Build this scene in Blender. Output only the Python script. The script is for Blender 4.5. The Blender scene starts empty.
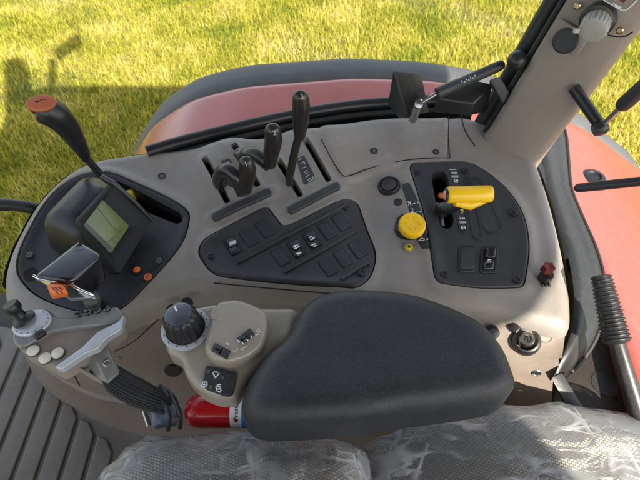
import bpy, bmesh, math, random
import numpy as np
from mathutils import Vector, Matrix
from mathutils.geometry import delaunay_2d_cdt
random.seed(7); np.random.seed(7)
R = math.radians
scene = bpy.context.scene
COL = scene.collection

# ------------------------------------------------------------------ camera
H, PITCH, F = 0.70, R(50), 500.0          # eye height over the console top, look-down angle, focal length in pixels of a 640 px frame
SP, CP = math.sin(PITCH), math.cos(PITCH)
def ray(px, py):
    u, v = (px-320)/F, (240-py)/F
    return Vector((u, CP+v*SP, -SP+v*CP))
CAM = Vector((0, 0, H))
def P(px, py, z=0.0):                     # point at height z
    d = ray(px, py); return CAM + d*((z-H)/d.z)
def PY(px, py, y):                        # point at distance y
    d = ray(px, py); return CAM + d*(y/d.y)
def PX(px, py, x):
    d = ray(px, py); return CAM + d*(x/d.x)
def PL(px, py, p0, n):                    # point on a plane
    d = ray(px, py); return CAM + d*((p0-CAM).dot(n)/d.dot(n))
cam = bpy.data.cameras.new('camera'); co = bpy.data.objects.new('camera', cam); COL.objects.link(co)
co.location = CAM; co.rotation_euler = (R(90)-PITCH, 0, 0)
cam.sensor_width = 36; cam.lens = 36*F/640; cam.dof.use_dof = True; cam.dof.focus_distance = .86; cam.dof.aperture_fstop = 10; cam.clip_start = 0.02; cam.clip_end = 400
scene.camera = co

# ------------------------------------------------------------------ materials
def nodes(name):
    m = bpy.data.materials.new(name); m.use_nodes = True
    nt = m.node_tree
    return m, nt, nt.nodes, nt.links, nt.nodes['Principled BSDF']
def mat(name, c, rough=.5, metal=0, bump=0, bscale=400, var=.08, vscale=25, c2=None, dust=0, dustc=(.42,.38,.33), coat=0, spec=.5, rvar=.08, bdist=.001):
    m, nt, N, L, b = nodes(name)
    tc = N.new('ShaderNodeTexCoord')
    n1 = N.new('ShaderNodeTexNoise'); n1.inputs['Scale'].default_value = vscale; n1.inputs['Detail'].default_value = 5
    L.new(tc.outputs['Object'], n1.inputs['Vector'])
    mx = N.new('ShaderNodeMix'); mx.data_type = 'RGBA'
    c2 = c2 or tuple(x*(1-var*2) for x in c)
    mx.inputs[6].default_value = (*c2, 1); mx.inputs[7].default_value = (*[min(1, x*(1+var)) for x in c], 1)
    mr = N.new('ShaderNodeMapRange'); mr.inputs[1].default_value = .35; mr.inputs[2].default_value = .65
    L.new(n1.outputs['Fac'], mr.inputs[0]); L.new(mr.outputs[0], mx.inputs[0])
    out = mx.outputs[2]
    if dust:
        n2 = N.new('ShaderNodeTexNoise'); n2.inputs['Scale'].default_value = vscale*9; n2.inputs['Detail'].default_value = 8; n2.inputs['Roughness'].default_value = .7
        L.new(tc.outputs['Object'], n2.inputs['Vector'])
        r2 = N.new('ShaderNodeMapRange'); r2.inputs[1].default_value = .5; r2.inputs[2].default_value = .85; r2.inputs[4].default_value = dust
        L.new(n2.outputs['Fac'], r2.inputs[0])
        m2 = N.new('ShaderNodeMix'); m2.data_type = 'RGBA'; m2.inputs[7].default_value = (*dustc, 1)
        L.new(r2.outputs[0], m2.inputs[0]); L.new(out, m2.inputs[6]); out = m2.outputs[2]
    L.new(out, b.inputs['Base Color'])
    rr = N.new('ShaderNodeMapRange'); rr.inputs[3].default_value = max(.02, rough-rvar); rr.inputs[4].default_value = min(1, rough+rvar)
    L.new(n1.outputs['Fac'], rr.inputs[0]); L.new(rr.outputs[0], b.inputs['Roughness'])
    b.inputs['Metallic'].default_value = metal
    b.inputs['Specular IOR Level'].default_value = spec
    if coat: b.inputs['Coat Weight'].default_value = coat; b.inputs['Coat Roughness'].default_value = .08
    if bump:
        n3 = N.new('ShaderNodeTexNoise'); n3.inputs['Scale'].default_value = bscale; n3.inputs['Detail'].default_value = 2
        L.new(tc.outputs['Object'], n3.inputs['Vector'])
        bp = N.new('ShaderNodeBump'); bp.inputs['Strength'].default_value = bump; bp.inputs['Distance'].default_value = bdist
        L.new(n3.outputs['Fac'], bp.inputs['Height']); L.new(bp.outputs[0], b.inputs['Normal'])
    return m
M = {}
M['console'] = mat('console_plastic', (.255,.226,.198), .42, bump=.35, bscale=800, var=.05, vscale=6, dust=.22, dustc=(.5,.45,.4))
M['wall']    = mat('console_wall_plastic', (.185,.147,.117), .5, bump=.25, bscale=700, var=.07, vscale=5, dust=.25, dustc=(.42,.35,.28))  # same plastic as the shell, light off the floor painted in as brown
M['pillar']  = mat('pillar_plastic', (.255,.212,.175), .45, bump=.3, bscale=900, var=.03, vscale=5, dust=.08)
M['panel']   = mat('black_panel_plastic', (.022,.023,.026), .45, bump=.25, bscale=1200, var=.1, dust=.05)
M['panel2']  = mat('charcoal_panel_plastic', (.030,.031,.033), .5, bump=.25, bscale=1200, var=.08, dust=.05)
M['black']   = mat('black_plastic', (.014,.014,.015), .38, bump=.1, bscale=900, dust=.03)
M['knob']    = mat('knob_plastic', (.024,.021,.018), .22, bump=.1, bscale=900, dust=.03)
M['bezel']   = mat('matt_bezel', (.010,.010,.011), .55, bump=.15, bscale=900, spec=.3)
M['gloss']   = mat('gloss_black', (.008,.009,.012), .12, coat=.6, rvar=.03)
M['rubber']  = mat('black_rubber', (.014,.014,.014), .6, bump=.2, bscale=500, dust=.1)
M['seal']    = mat('weathered_rubber', (.021,.022,.023), .45, bump=.3, bscale=200, dust=.14, dustc=(.2,.18,.15), vscale=9)
M['hole']    = mat('dark_recess', (.006,.006,.006), .8)
M['arm']     = mat('armrest_foam_skin', (.019,.021,.024), .46, bump=.45, bscale=800, dust=.12, vscale=30, bdist=.0012)
M['pod']     = mat('champagne_plastic', (.31,.265,.205), .26, var=.03, dust=.06, vscale=12, coat=.25)
M['grey']    = mat('grey_plastic', (.10,.098,.095), .4, dust=.06)
M['joyrim']  = mat('satin_grey_plastic', (.19,.185,.175), .26, dust=.06, coat=.2)
M['joybrown']= mat('taupe_plastic', (.27,.22,.18), .45, bump=.2, bscale=900, dust=.1)
M['silver']  = mat('silver_plastic', (.52,.54,.56), .32, metal=.35)
M['chrome']  = mat('chrome', (.75,.75,.76), .08, metal=1, var=.01, rvar=.03)
M['steel']   = mat('steel', (.45,.45,.45), .3, metal=1)
M['darksteel']   = mat('dark_zinc_steel', (.030,.029,.028), .38, metal=.1, dust=.2)
M['brass']   = mat('zinc_screw', (.5,.42,.24), .35, metal=1)
M['cream']   = mat('cream_button', (.68,.63,.50), .4)
M['white']   = mat('white_print', (.78,.78,.76), .5, var=.02)
M['greyprint']= mat('grey_print', (.42,.43,.44), .5, var=.02)
M['lightknob']= mat('grey_knob', (.36,.35,.32), .45)
M['orange']  = mat('orange_plastic', (.80,.17,.025), .4, var=.05)
M['orangecap']= mat('orange_cap', (.42,.11,.04), .45, var=.06)
M['peach']   = mat('faded_orange', (.82,.36,.17), .4)
M['dialcap'] = mat('dial_cap_plastic', (.055,.062,.075), .22, coat=.3)
M['yellow']  = mat('yellow_plastic', (.90,.54,.008), .32, var=.03)
M['yellow2'] = mat('yellow_button', (.70,.55,.02), .3, var=.05)
M['red']     = mat('red_paint', (.52,.008,.012), .25, var=.05, coat=.3)
M['redplug'] = mat('red_plug', (.14,.009,.014), .45)
M['blue']    = mat('blue_print', (.05,.22,.55), .4)
M['fender']  = mat('faded_red_paint', (.40,.07,.05), .30, var=.04, vscale=5, dust=.2, dustc=(.52,.30,.25), coat=.25, bump=.08, bscale=60)
M['fblack']  = mat('fender_edge_plastic', (.085,.085,.085), .55, bump=.3, bscale=300, dust=.4, dustc=(.22,.2,.16))
M['mat']     = mat('floor_mat_rubber', (.16,.142,.118), .5, bump=.5, bscale=300, dust=.55, dustc=(.26,.22,.17), vscale=8)
M['tray']    = mat('dirty_steel_plate', (.035,.026,.02), .6, bump=.3, bscale=150, dust=.4, dustc=(.12,.085,.055))
M['tape']    = mat('blue_grey_tape', (.10,.125,.16), .35, bump=.8, bscale=90, bdist=.004)
M['sill']    = mat('pale_sill', (.5,.49,.46), .5, dust=.2)
M['roof']    = mat('roof_shell', (.22,.215,.20), .5)

def mat_lcd():
    m, nt, N, L, b = nodes('lcd_screen')
    b.inputs['Base Color'].default_value = (.075,.09,.040,1); b.inputs['Roughness'].default_value = .16
    b.inputs['Emission Color'].default_value = (.30,.42,.08,1); b.inputs['Emission Strength'].default_value = .045
    return m
M['lcd'] = mat_lcd()
M['lcdline'] = mat('lcd_segment', (.035,.045,.03), .2)
def mat_glass():
    m = bpy.data.materials.new('window_glass'); m.use_nodes = True
    nt = m.node_tree; N, L = nt.nodes, nt.links; N.clear()
    o = N.new('ShaderNodeOutputMaterial'); t = N.new('ShaderNodeBsdfTransparent'); g = N.new('ShaderNodeBsdfGlossy')
    t.inputs[0].default_value = (.95,.96,.955,1); g.inputs['Roughness'].default_value = .02
    f = N.new('ShaderNodeFresnel'); f.inputs[0].default_value = 1.10
    x = N.new('ShaderNodeMixShader'); L.new(f.outputs[0], x.inputs[0]); L.new(t.outputs[0], x.inputs[1]); L.new(g.outputs[0], x.inputs[2]); L.new(x.outputs[0], o.inputs[0])
    return m
M['glass'] = mat_glass()
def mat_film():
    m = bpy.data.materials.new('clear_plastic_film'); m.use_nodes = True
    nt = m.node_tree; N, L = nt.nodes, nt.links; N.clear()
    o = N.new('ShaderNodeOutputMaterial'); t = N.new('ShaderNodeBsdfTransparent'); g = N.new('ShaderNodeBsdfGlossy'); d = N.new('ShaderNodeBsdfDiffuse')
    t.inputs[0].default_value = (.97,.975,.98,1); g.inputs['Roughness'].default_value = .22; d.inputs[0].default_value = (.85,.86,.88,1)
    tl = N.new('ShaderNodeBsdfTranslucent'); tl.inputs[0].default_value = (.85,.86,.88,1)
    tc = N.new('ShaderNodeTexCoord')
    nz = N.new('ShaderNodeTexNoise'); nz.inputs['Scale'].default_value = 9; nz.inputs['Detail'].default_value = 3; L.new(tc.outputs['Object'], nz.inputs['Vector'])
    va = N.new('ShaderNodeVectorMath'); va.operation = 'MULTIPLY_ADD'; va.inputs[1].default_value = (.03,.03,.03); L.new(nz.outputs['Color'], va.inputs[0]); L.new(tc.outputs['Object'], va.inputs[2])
    glint_lines = []  # white diffuse streaks painted in for sky reflections along the folds
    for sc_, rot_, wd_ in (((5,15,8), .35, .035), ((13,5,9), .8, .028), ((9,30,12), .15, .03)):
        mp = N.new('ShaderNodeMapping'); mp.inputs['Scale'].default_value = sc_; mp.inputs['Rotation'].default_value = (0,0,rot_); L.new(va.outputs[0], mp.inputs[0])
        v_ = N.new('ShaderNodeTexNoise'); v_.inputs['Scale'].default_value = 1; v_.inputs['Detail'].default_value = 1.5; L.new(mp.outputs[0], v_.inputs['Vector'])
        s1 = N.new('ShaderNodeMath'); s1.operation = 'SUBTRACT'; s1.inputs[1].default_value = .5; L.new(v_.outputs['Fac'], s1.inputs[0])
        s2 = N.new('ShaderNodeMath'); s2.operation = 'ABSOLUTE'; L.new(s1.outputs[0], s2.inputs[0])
        r_ = N.new('ShaderNodeMapRange'); r_.interpolation_type = 'SMOOTHSTEP'; r_.inputs[1].default_value = .0; r_.inputs[2].default_value = wd_; r_.inputs[3].default_value = 1; r_.inputs[4].default_value = 0; L.new(s2.outputs[0], r_.inputs[0]); glint_lines.append((v_, r_))
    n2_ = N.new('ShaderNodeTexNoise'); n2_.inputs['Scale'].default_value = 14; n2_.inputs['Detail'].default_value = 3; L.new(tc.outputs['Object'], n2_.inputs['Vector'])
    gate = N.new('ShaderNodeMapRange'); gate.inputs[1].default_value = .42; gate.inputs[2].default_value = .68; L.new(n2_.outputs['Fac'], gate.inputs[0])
    mx0 = N.new('ShaderNodeMath'); mx0.operation = 'MAXIMUM'; L.new(glint_lines[0][1].outputs[0], mx0.inputs[0]); L.new(glint_lines[1][1].outputs[0], mx0.inputs[1]); mxl = N.new('ShaderNodeMath'); mxl.operation = 'MAXIMUM'; L.new(mx0.outputs[0], mxl.inputs[0]); L.new(glint_lines[2][1].outputs[0], mxl.inputs[1])
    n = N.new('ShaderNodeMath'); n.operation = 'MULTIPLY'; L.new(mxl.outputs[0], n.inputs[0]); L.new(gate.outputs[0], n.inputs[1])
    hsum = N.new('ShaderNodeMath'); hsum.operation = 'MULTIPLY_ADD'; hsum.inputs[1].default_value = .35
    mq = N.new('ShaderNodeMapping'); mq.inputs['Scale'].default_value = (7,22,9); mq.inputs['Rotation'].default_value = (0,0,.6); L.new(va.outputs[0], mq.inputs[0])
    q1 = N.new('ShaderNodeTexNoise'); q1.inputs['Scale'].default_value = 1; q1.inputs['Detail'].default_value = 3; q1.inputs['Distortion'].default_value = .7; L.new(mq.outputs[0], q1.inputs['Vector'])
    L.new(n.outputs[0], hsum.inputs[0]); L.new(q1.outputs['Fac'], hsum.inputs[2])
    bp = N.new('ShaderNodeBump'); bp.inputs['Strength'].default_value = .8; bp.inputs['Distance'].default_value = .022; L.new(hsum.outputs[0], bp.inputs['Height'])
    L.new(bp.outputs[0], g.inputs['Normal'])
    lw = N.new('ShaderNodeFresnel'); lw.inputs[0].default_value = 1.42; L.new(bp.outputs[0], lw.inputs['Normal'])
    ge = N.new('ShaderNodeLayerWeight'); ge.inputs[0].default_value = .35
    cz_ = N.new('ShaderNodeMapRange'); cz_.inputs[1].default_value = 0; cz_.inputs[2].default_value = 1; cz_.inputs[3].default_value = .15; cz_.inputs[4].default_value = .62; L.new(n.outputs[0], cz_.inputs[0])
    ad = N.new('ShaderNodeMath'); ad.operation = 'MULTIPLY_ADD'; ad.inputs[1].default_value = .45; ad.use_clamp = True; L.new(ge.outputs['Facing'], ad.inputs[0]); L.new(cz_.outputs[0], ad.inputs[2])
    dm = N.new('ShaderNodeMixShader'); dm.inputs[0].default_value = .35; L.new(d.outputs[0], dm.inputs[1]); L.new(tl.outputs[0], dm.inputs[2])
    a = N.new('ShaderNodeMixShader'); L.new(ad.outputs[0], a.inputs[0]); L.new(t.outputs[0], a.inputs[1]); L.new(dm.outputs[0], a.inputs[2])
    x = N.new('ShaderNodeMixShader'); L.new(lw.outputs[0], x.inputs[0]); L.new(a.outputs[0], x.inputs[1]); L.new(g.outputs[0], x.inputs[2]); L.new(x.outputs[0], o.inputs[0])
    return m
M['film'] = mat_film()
def mat_fabric():
    m, nt, N, L, b = nodes('seat_fabric')
    tc = N.new('ShaderNodeTexCoord')
    mp = N.new('ShaderNodeMapping'); mp.inputs['Rotation'].default_value = (0,0,.35); L.new(tc.outputs['Object'], mp.inputs[0])
    br = N.new('ShaderNodeTexBrick'); br.inputs['Scale'].default_value = 112; br.offset = .5
    br.inputs['Mortar Size'].default_value = .10; br.inputs['Mortar Smooth'].default_value = .6; br.inputs['Brick Width'].default_value = .62; br.inputs['Row Height'].default_value = .46
    br.inputs['Color1'].default_value = (.54,.45,.33,1); br.inputs['Color2'].default_value = (.80,.70,.54,1); br.inputs['Mortar'].default_value = (.09,.08,.07,1)
    L.new(mp.outputs[0], br.inputs['Vector'])
    n = N.new('ShaderNodeTexNoise'); n.inputs['Scale'].default_value = 9; L.new(tc.outputs['Object'], n.inputs['Vector'])
    mx = N.new('ShaderNodeMix'); mx.data_type = 'RGBA'; mx.blend_type = 'MULTIPLY'; mx.inputs[0].default_value = .3
    L.new(br.outputs['Color'], mx.inputs[6]); L.new(n.outputs['Color'], mx.inputs[7])
    hs = N.new('ShaderNodeHueSaturation'); hs.inputs['Saturation'].default_value = .9; L.new(mx.outputs[2], hs.inputs['Color'])
    L.new(hs.outputs[0], b.inputs['Base Color']); b.inputs['Roughness'].default_value = .9
    bp = N.new('ShaderNodeBump'); bp.inputs['Strength'].default_value = .8; bp.inputs['Distance'].default_value = .002; bp.invert = True
    L.new(br.outputs['Fac'], bp.inputs['Height']); L.new(bp.outputs[0], b.inputs['Normal'])
    return m
M['fabric'] = mat_fabric()
def mat_soil():
    m, nt, N, L, b = nodes('turf_soil')
    tc = N.new('ShaderNodeTexCoord')
    n = N.new('ShaderNodeTexNoise'); n.inputs['Scale'].default_value = 3; n.inputs['Detail'].default_value = 10; n.inputs['Roughness'].default_value = .75; L.new(tc.outputs['Object'], n.inputs['Vector'])
    cr = N.new('ShaderNodeValToRGB'); e = cr.color_ramp.elements
    e[0].position = .35; e[0].color = (.05,.06,.012,1); e[1].position = .65; e[1].color = (.17,.15,.035,1)
    L.new(n.outputs['Fac'], cr.inputs[0]); L.new(cr.outputs[0], b.inputs['Base Color']); b.inputs['Roughness'].default_value = .95
    return m
M['soil'] = mat_soil()
def mat_grass():
    m = bpy.data.materials.new('grass_blades'); m.use_nodes = True
    nt = m.node_tree; N, L = nt.nodes, nt.links; N.clear()
    o = N.new('ShaderNodeOutputMaterial'); d = N.new('ShaderNodeBsdfDiffuse'); t = N.new('ShaderNodeBsdfTranslucent')
    ge = N.new('ShaderNodeNewGeometry'); tc = N.new('ShaderNodeTexCoord')
    n = N.new('ShaderNodeTexNoise'); n.inputs['Scale'].default_value = 1.6; n.inputs['Detail'].default_value = 6; n.inputs['Roughness'].default_value = .65; L.new(tc.outputs['Object'], n.inputs['Vector'])
    ad = N.new('ShaderNodeMath'); ad.operation = 'MULTIPLY_ADD'; ad.inputs[1].default_value = 2.2; ad.inputs[2].default_value = -1.1; L.new(n.outputs['Fac'], ad.inputs[0])
    a2 = N.new('ShaderNodeMath'); a2.operation = 'MULTIPLY_ADD'; a2.inputs[1].default_value = .75; L.new(ge.outputs['Random Per Island'], a2.inputs[0])
    a3 = N.new('ShaderNodeMath'); a3.operation = 'ADD'; a3.inputs[1].default_value = .15; L.new(ad.outputs[0], a2.inputs[2]); L.new(a2.outputs[0], a3.inputs[0])
    cr = N.new('ShaderNodeValToRGB'); e = cr.color_ramp.elements
    e[0].position = .0; e[0].color = (.13,.18,.022,1); e[1].position = 1; e[1].color = (.74,.60,.24,1)
    x = cr.color_ramp.elements.new(.35); x.color = (.34,.35,.035,1)
    x = cr.color_ramp.elements.new(.7); x.color = (.58,.49,.075,1)
    L.new(a3.outputs[0], cr.inputs[0]); L.new(cr.outputs[0], d.inputs[0]); L.new(cr.outputs[0], t.inputs[0])
    mx = N.new('ShaderNodeMixShader'); mx.inputs[0].default_value = .35; L.new(d.outputs[0], mx.inputs[1]); L.new(t.outputs[0], mx.inputs[2]); L.new(mx.outputs[0], o.inputs[0])
    return m
M['grass'] = mat_grass()

# ------------------------------------------------------------------ object helpers
def thing(name, label, cat, loc=(0,0,0), group=None, kind=None):
    o = bpy.data.objects.new(name, None); COL.objects.link(o); o.location = Vector(loc); o.empty_display_size = .05
    o['label'] = label; o['category'] = cat
    if group: o['group'] = group
    if kind: o['kind'] = kind
    return o
def wloc(o):
    v = Vector((0,0,0))
    while o: v += o.location; o = o.parent
    return v
def tag(o, label, cat, group=None, kind=None):
    o['label'] = label; o['category'] = cat
    if group: o['group'] = group
    if kind: o['kind'] = kind
    return o
def obj(name, verts, faces, m, parent=None, smooth=40, origin=None, label=None):
    verts = np.array([tuple(v) for v in verts], dtype=float)
    if origin is None: origin = wloc(parent) if parent else Vector((0,0,0))
    origin = Vector(origin)
    me = bpy.data.meshes.new(name)
    me.from_pydata((verts-np.array(origin)).tolist(), [], [tuple(int(i) for i in f) for f in faces]); me.update()
    bm = bmesh.new(); bm.from_mesh(me); bmesh.ops.recalc_face_normals(bm, faces=bm.faces); bm.to_mesh(me); bm.free()
    return link(name, me, m, parent, smooth, origin, label)
def link(name, me, m, parent, smooth=40, origin=None, label=None):
    if smooth:
        me.polygons.foreach_set('use_smooth', [True]*len(me.polygons)); me.set_sharp_from_angle(angle=R(smooth))
    me.materials.clear(); me.materials.append(M[m] if isinstance(m, str) else m)
    o = bpy.data.objects.new(name, me); COL.objects.link(o)
    if parent: o.parent = parent; o.location = Vector(origin)-wloc(parent)
    else: o.location = Vector(origin)
    if label: o['label'] = label
    return o
class MB:                                   # collects shapes of ONE part
    def __init__(s): s.v=[]; s.f=[]
    def add(s, v, f):
        n=len(s.v); s.v += [Vector(x) for x in v]; s.f += [tuple(i+n for i in q) for q in f]; return s
    def build(s, name, m, parent=None, **k): return obj(name, s.v, s.f, m, parent, **k)

def catmull(pts, closed=False, n=6):
    pts=[Vector(p) for p in pts]; N_=len(pts); out=[]
    rng = N_ if closed else N_-1
    for i in range(rng):
        if closed: p0,p1,p2,p3 = pts[i-1],pts[i],pts[(i+1)%N_],pts[(i+2)%N_]
        else: p0,p1,p2,p3 = pts[max(i-1,0)],pts[i],pts[i+1],pts[min(i+2,N_-1)]
        for k in range(n):
            t=k/n; out.append(.5*((2*p1)+(p2-p0)*t+(2*p0-5*p1+4*p2-p3)*t*t+(3*p1-p0-3*p2+p3)*t**3))
    if not closed: out.append(pts[-1])
    return out
def rounded(pts, r, n=5):                    # polygon with rounded corners
    pts=[Vector(p) for p in pts]; out=[]; N_=len(pts)
    for i in range(N_):
        a,b,c=pts[i-1],pts[i],pts[(i+1)%N_]
        rr=r[i] if isinstance(r,(list,tuple)) else r
        la,lc=(a-b).length,(c-b).length
        q=min(rr,la*.48,lc*.48)
        s=b+(a-b)/la*q; e=b+(c-b)/lc*q
        for k in range(n+1):
            t=k/n; out.append(s*(1-t)**2+b*2*t*(1-t)+e*t*t)
    return out
def V2(p): return Vector((p[0],p[1]))
def tube_vf(path, rad, seg=14, sx=1, sy=1, up=None, cap=True):
    path=[Vector(p) for p in path]; n=len(path)
    if not isinstance(rad,(list,tuple)): rad=[rad]*n
    T=[]
    for i in range(n):
        t=path[min(i+1,n-1)]-path[max(i-1,0)]; T.append(t.normalized())
    u=Vector(up) if up else (Vector((0,0,1)) if abs(T[0].z)<.9 else Vector((1,0,0)))
    v=[];f=[]
    for i in range(n):
        u=(u-T[i]*u.dot(T[i])).normalized(); w=T[i].cross(u)
        for k in range(seg):
            a=2*math.pi*k/seg; v.append(path[i]+u*(math.cos(a)*rad[i]*sx)+w*(math.sin(a)*rad[i]*sy))
    for i in range(n-1):
        for k in range(seg):
            f.append((i*seg+k,i*seg+(k+1)%seg,(i+1)*seg+(k+1)%seg,(i+1)*seg+k))
    if cap: f.append(tuple(range(seg))); f.append(tuple(range((n-1)*seg,n*seg)))
    return v,f
def tube(name, path, rad, m, parent=None, seg=14, **k):
    kk={q:k.pop(q) for q in list(k) if q in('sx','sy','up','cap')}
    return obj(name,*tube_vf(path,rad,seg,**kk),m,parent,**k)
def round_ends(path, rads, e=5):             # add rounded end caps to a radius list along a path
    p=[Vector(x) for x in path]; out=[];rr=[]
    d0=(p[0]-p[1]).normalized(); d1=(p[-1]-p[-2]).normalized()
    for k in range(e):
        a=math.pi/2*k/e; out.append(p[0]+d0*rads[0]*math.cos(a)); rr.append(max(1e-4,rads[0]*math.sin(a)))
    out+=p; rr+=list(rads)
    for k in range(e-1,-1,-1):
        a=math.pi/2*k/e; out.append(p[-1]+d1*rads[-1]*math.cos(a)); rr.append(max(1e-4,rads[-1]*math.sin(a)))
    return out,rr
def lathe_vf(prof, o, axis, seg=28, gear=None):   # prof: (r,h) along axis
    axis=Vector(axis).normalized(); u=axis.orthogonal().normalized(); w=axis.cross(u); o=Vector(o)
    v=[];f=[];n=len(prof)
    for j,(r,h) in enumerate(prof):
        for k in range(seg):
            a=2*math.pi*k/seg; q=r
            if gear and gear[1]<=j<=gear[2]: q=r*(1-gear[0]*(k%gear[3]>=gear[3]/2))
            v.append(o+axis*h+u*(math.cos(a)*q)+w*(math.sin(a)*q))
    for j in range(n-1):
        for k in range(seg):
            f.append((j*seg+k,j*seg+(k+1)%seg,(j+1)*seg+(k+1)%seg,(j+1)*seg+k))
    if prof[0][0]<.002: f.append(tuple(range(seg)))
    if prof[-1][0]<.002: f.append(tuple(range((n-1)*seg,n*seg)))
    return v,f
def lathe(name, prof, o, axis, m, parent=None, seg=28, gear=None, **k): return obj(name,*lathe_vf(prof,o,axis,seg,gear),m,parent,**k)
def dome(r,h,n=5): return [(r*math.cos(math.pi/2*k/n)+1e-5, h*math.sin(math.pi/2*k/n)) for k in range(n+1)]
def puck(r,h,b=.002,base=0): return [(r,base),(r,h-b),(r-b*.3,h-b*.3),(r-b,h),(1e-4,h)]
HEXF=[(0,1,2,3),(7,6,5,4),(0,4,5,1),(1,5,6,2),(2,6,7,3),(3,7,4,0)]
def hexa_vf(p8, bev=.003, seg=3):            # bevelled box from 8 corners: 0-3 top loop, 4-7 bottom loop
    bm=bmesh.new(); vs=[bm.verts.new(p) for p in p8]
    for f in HEXF: bm.faces.new([vs[i] for i in f])
    bmesh.ops.recalc_face_normals(bm,faces=bm.faces)
    if bev: bmesh.ops.bevel(bm,geom=list(bm.edges),offset=bev,segments=seg,affect='EDGES',profile=.5,clamp_overlap=True)
    bm.verts.index_update()
    v=[x.co.copy() for x in bm.verts]; f=[tuple(q.index for q in x.verts) for x in bm.faces]; bm.free(); return v,f
def hexa(name,p8,m,parent=None,bev=.003,seg=3,**k): return obj(name,*hexa_vf(p8,bev,seg),m,parent,**k)
def plate_vf(loop, n, th, bev=.0015, k=3):   # flat plate from a planar 3D loop, thickness th along n, rounded upper edge
    loop=[Vector(p) for p in loop]; n=Vector(n).normalized(); N_=len(loop)
    ar=Vector((0,0,0))
    for i in range(N_): ar+=loop[i].cross(loop[(i+1)%N_])
    if ar.dot(n)<0: loop=loop[::-1]
    def inset(d):
        out=[]
        for i in range(N_):
            a,b,c=loop[i-1],loop[i],loop[(i+1)%N_]
            t1=(b-a).normalized() if (b-a).length>1e-9 else (c-b).normalized(); t2=(c-b).normalized() if (c-b).length>1e-9 else t1
            m1=n.cross(t1); m2=n.cross(t2); s=m1+m2
            if s.length<1e-6: s=m1
            s.normalize(); out.append(b+s*(d/max(.5,s.dot(m1))))
        return out
    rings=[loop]
    for j in range(k+1):
        a=math.pi/2*j/k
        rings.append([p+n*(th-bev+bev*math.sin(a)) for p in inset(bev*(1-math.cos(a)))])
    v=[p for r in rings for p in r]; f=[]
    for j in range(len(rings)-1):
        for i in range(N_): f.append((j*N_+i,j*N_+(i+1)%N_,(j+1)*N_+(i+1)%N_,(j+1)*N_+i))
    f.append(tuple(range((len(rings)-1)*N_,len(rings)*N_))); f.append(tuple(range(N_))[::-1])
    return v,f
def plate(name,loop,n,th,m,parent=None,bev=.0015,**k): return obj(name,*plate_vf(loop,n,th,bev),m,parent,**k)

# --- heightfield skins
def inpoly(x,y,poly):
    poly=np.asarray(poly); c=np.zeros(len(x),bool); j=len(poly)-1
    for i in range(len(poly)):
        xi,yi=poly[i];xj,yj=poly[j]
        cond=((yi>y)!=(yj>y)); c^=cond&(x<(xj-xi)*(y-yi)/((yj-yi) if abs(yj-yi)>1e-12 else 1e-12)+xi); j=i
    return c
def dist(x,y,poly):
    poly=np.asarray(poly); d=np.full(len(x),1e9); n=len(poly)
    if len(x)<60:
        A_=poly; AB=np.roll(poly,-1,0)-poly; l=np.maximum((AB**2).sum(1),1e-14); X=np.asarray(x)[:,None]-A_[:,0]; Y=np.asarray(y)[:,None]-A_[:,1]
        t=np.clip((X*AB[:,0]+Y*AB[:,1])/l,0,1); return np.hypot(X-t*AB[:,0],Y-t*AB[:,1]).min(1)
    for i in range(n):
        a=poly[i];b=poly[(i+1)%n]; ab=b-a; l=max(ab@ab,1e-14)
        t=np.clip(((x-a[0])*ab[0]+(y-a[1])*ab[1])/l,0,1)
        d=np.minimum(d,np.hypot(x-a[0]-t*ab[0],y-a[1]-t*ab[1]))
    return d
def resample(loop, step):
    loop=[V2(p) for p in loop]; out=[]
    for i in range(len(loop)):
        a,b=loop[i],loop[(i+1)%len(loop)]; l=(b-a).length
        if l<1e-7: continue
        k=max(1,round(l/step))
        for j in range(k): out.append(a.lerp(b,j/k))
    return np.array([tuple(p) for p in out])
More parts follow.
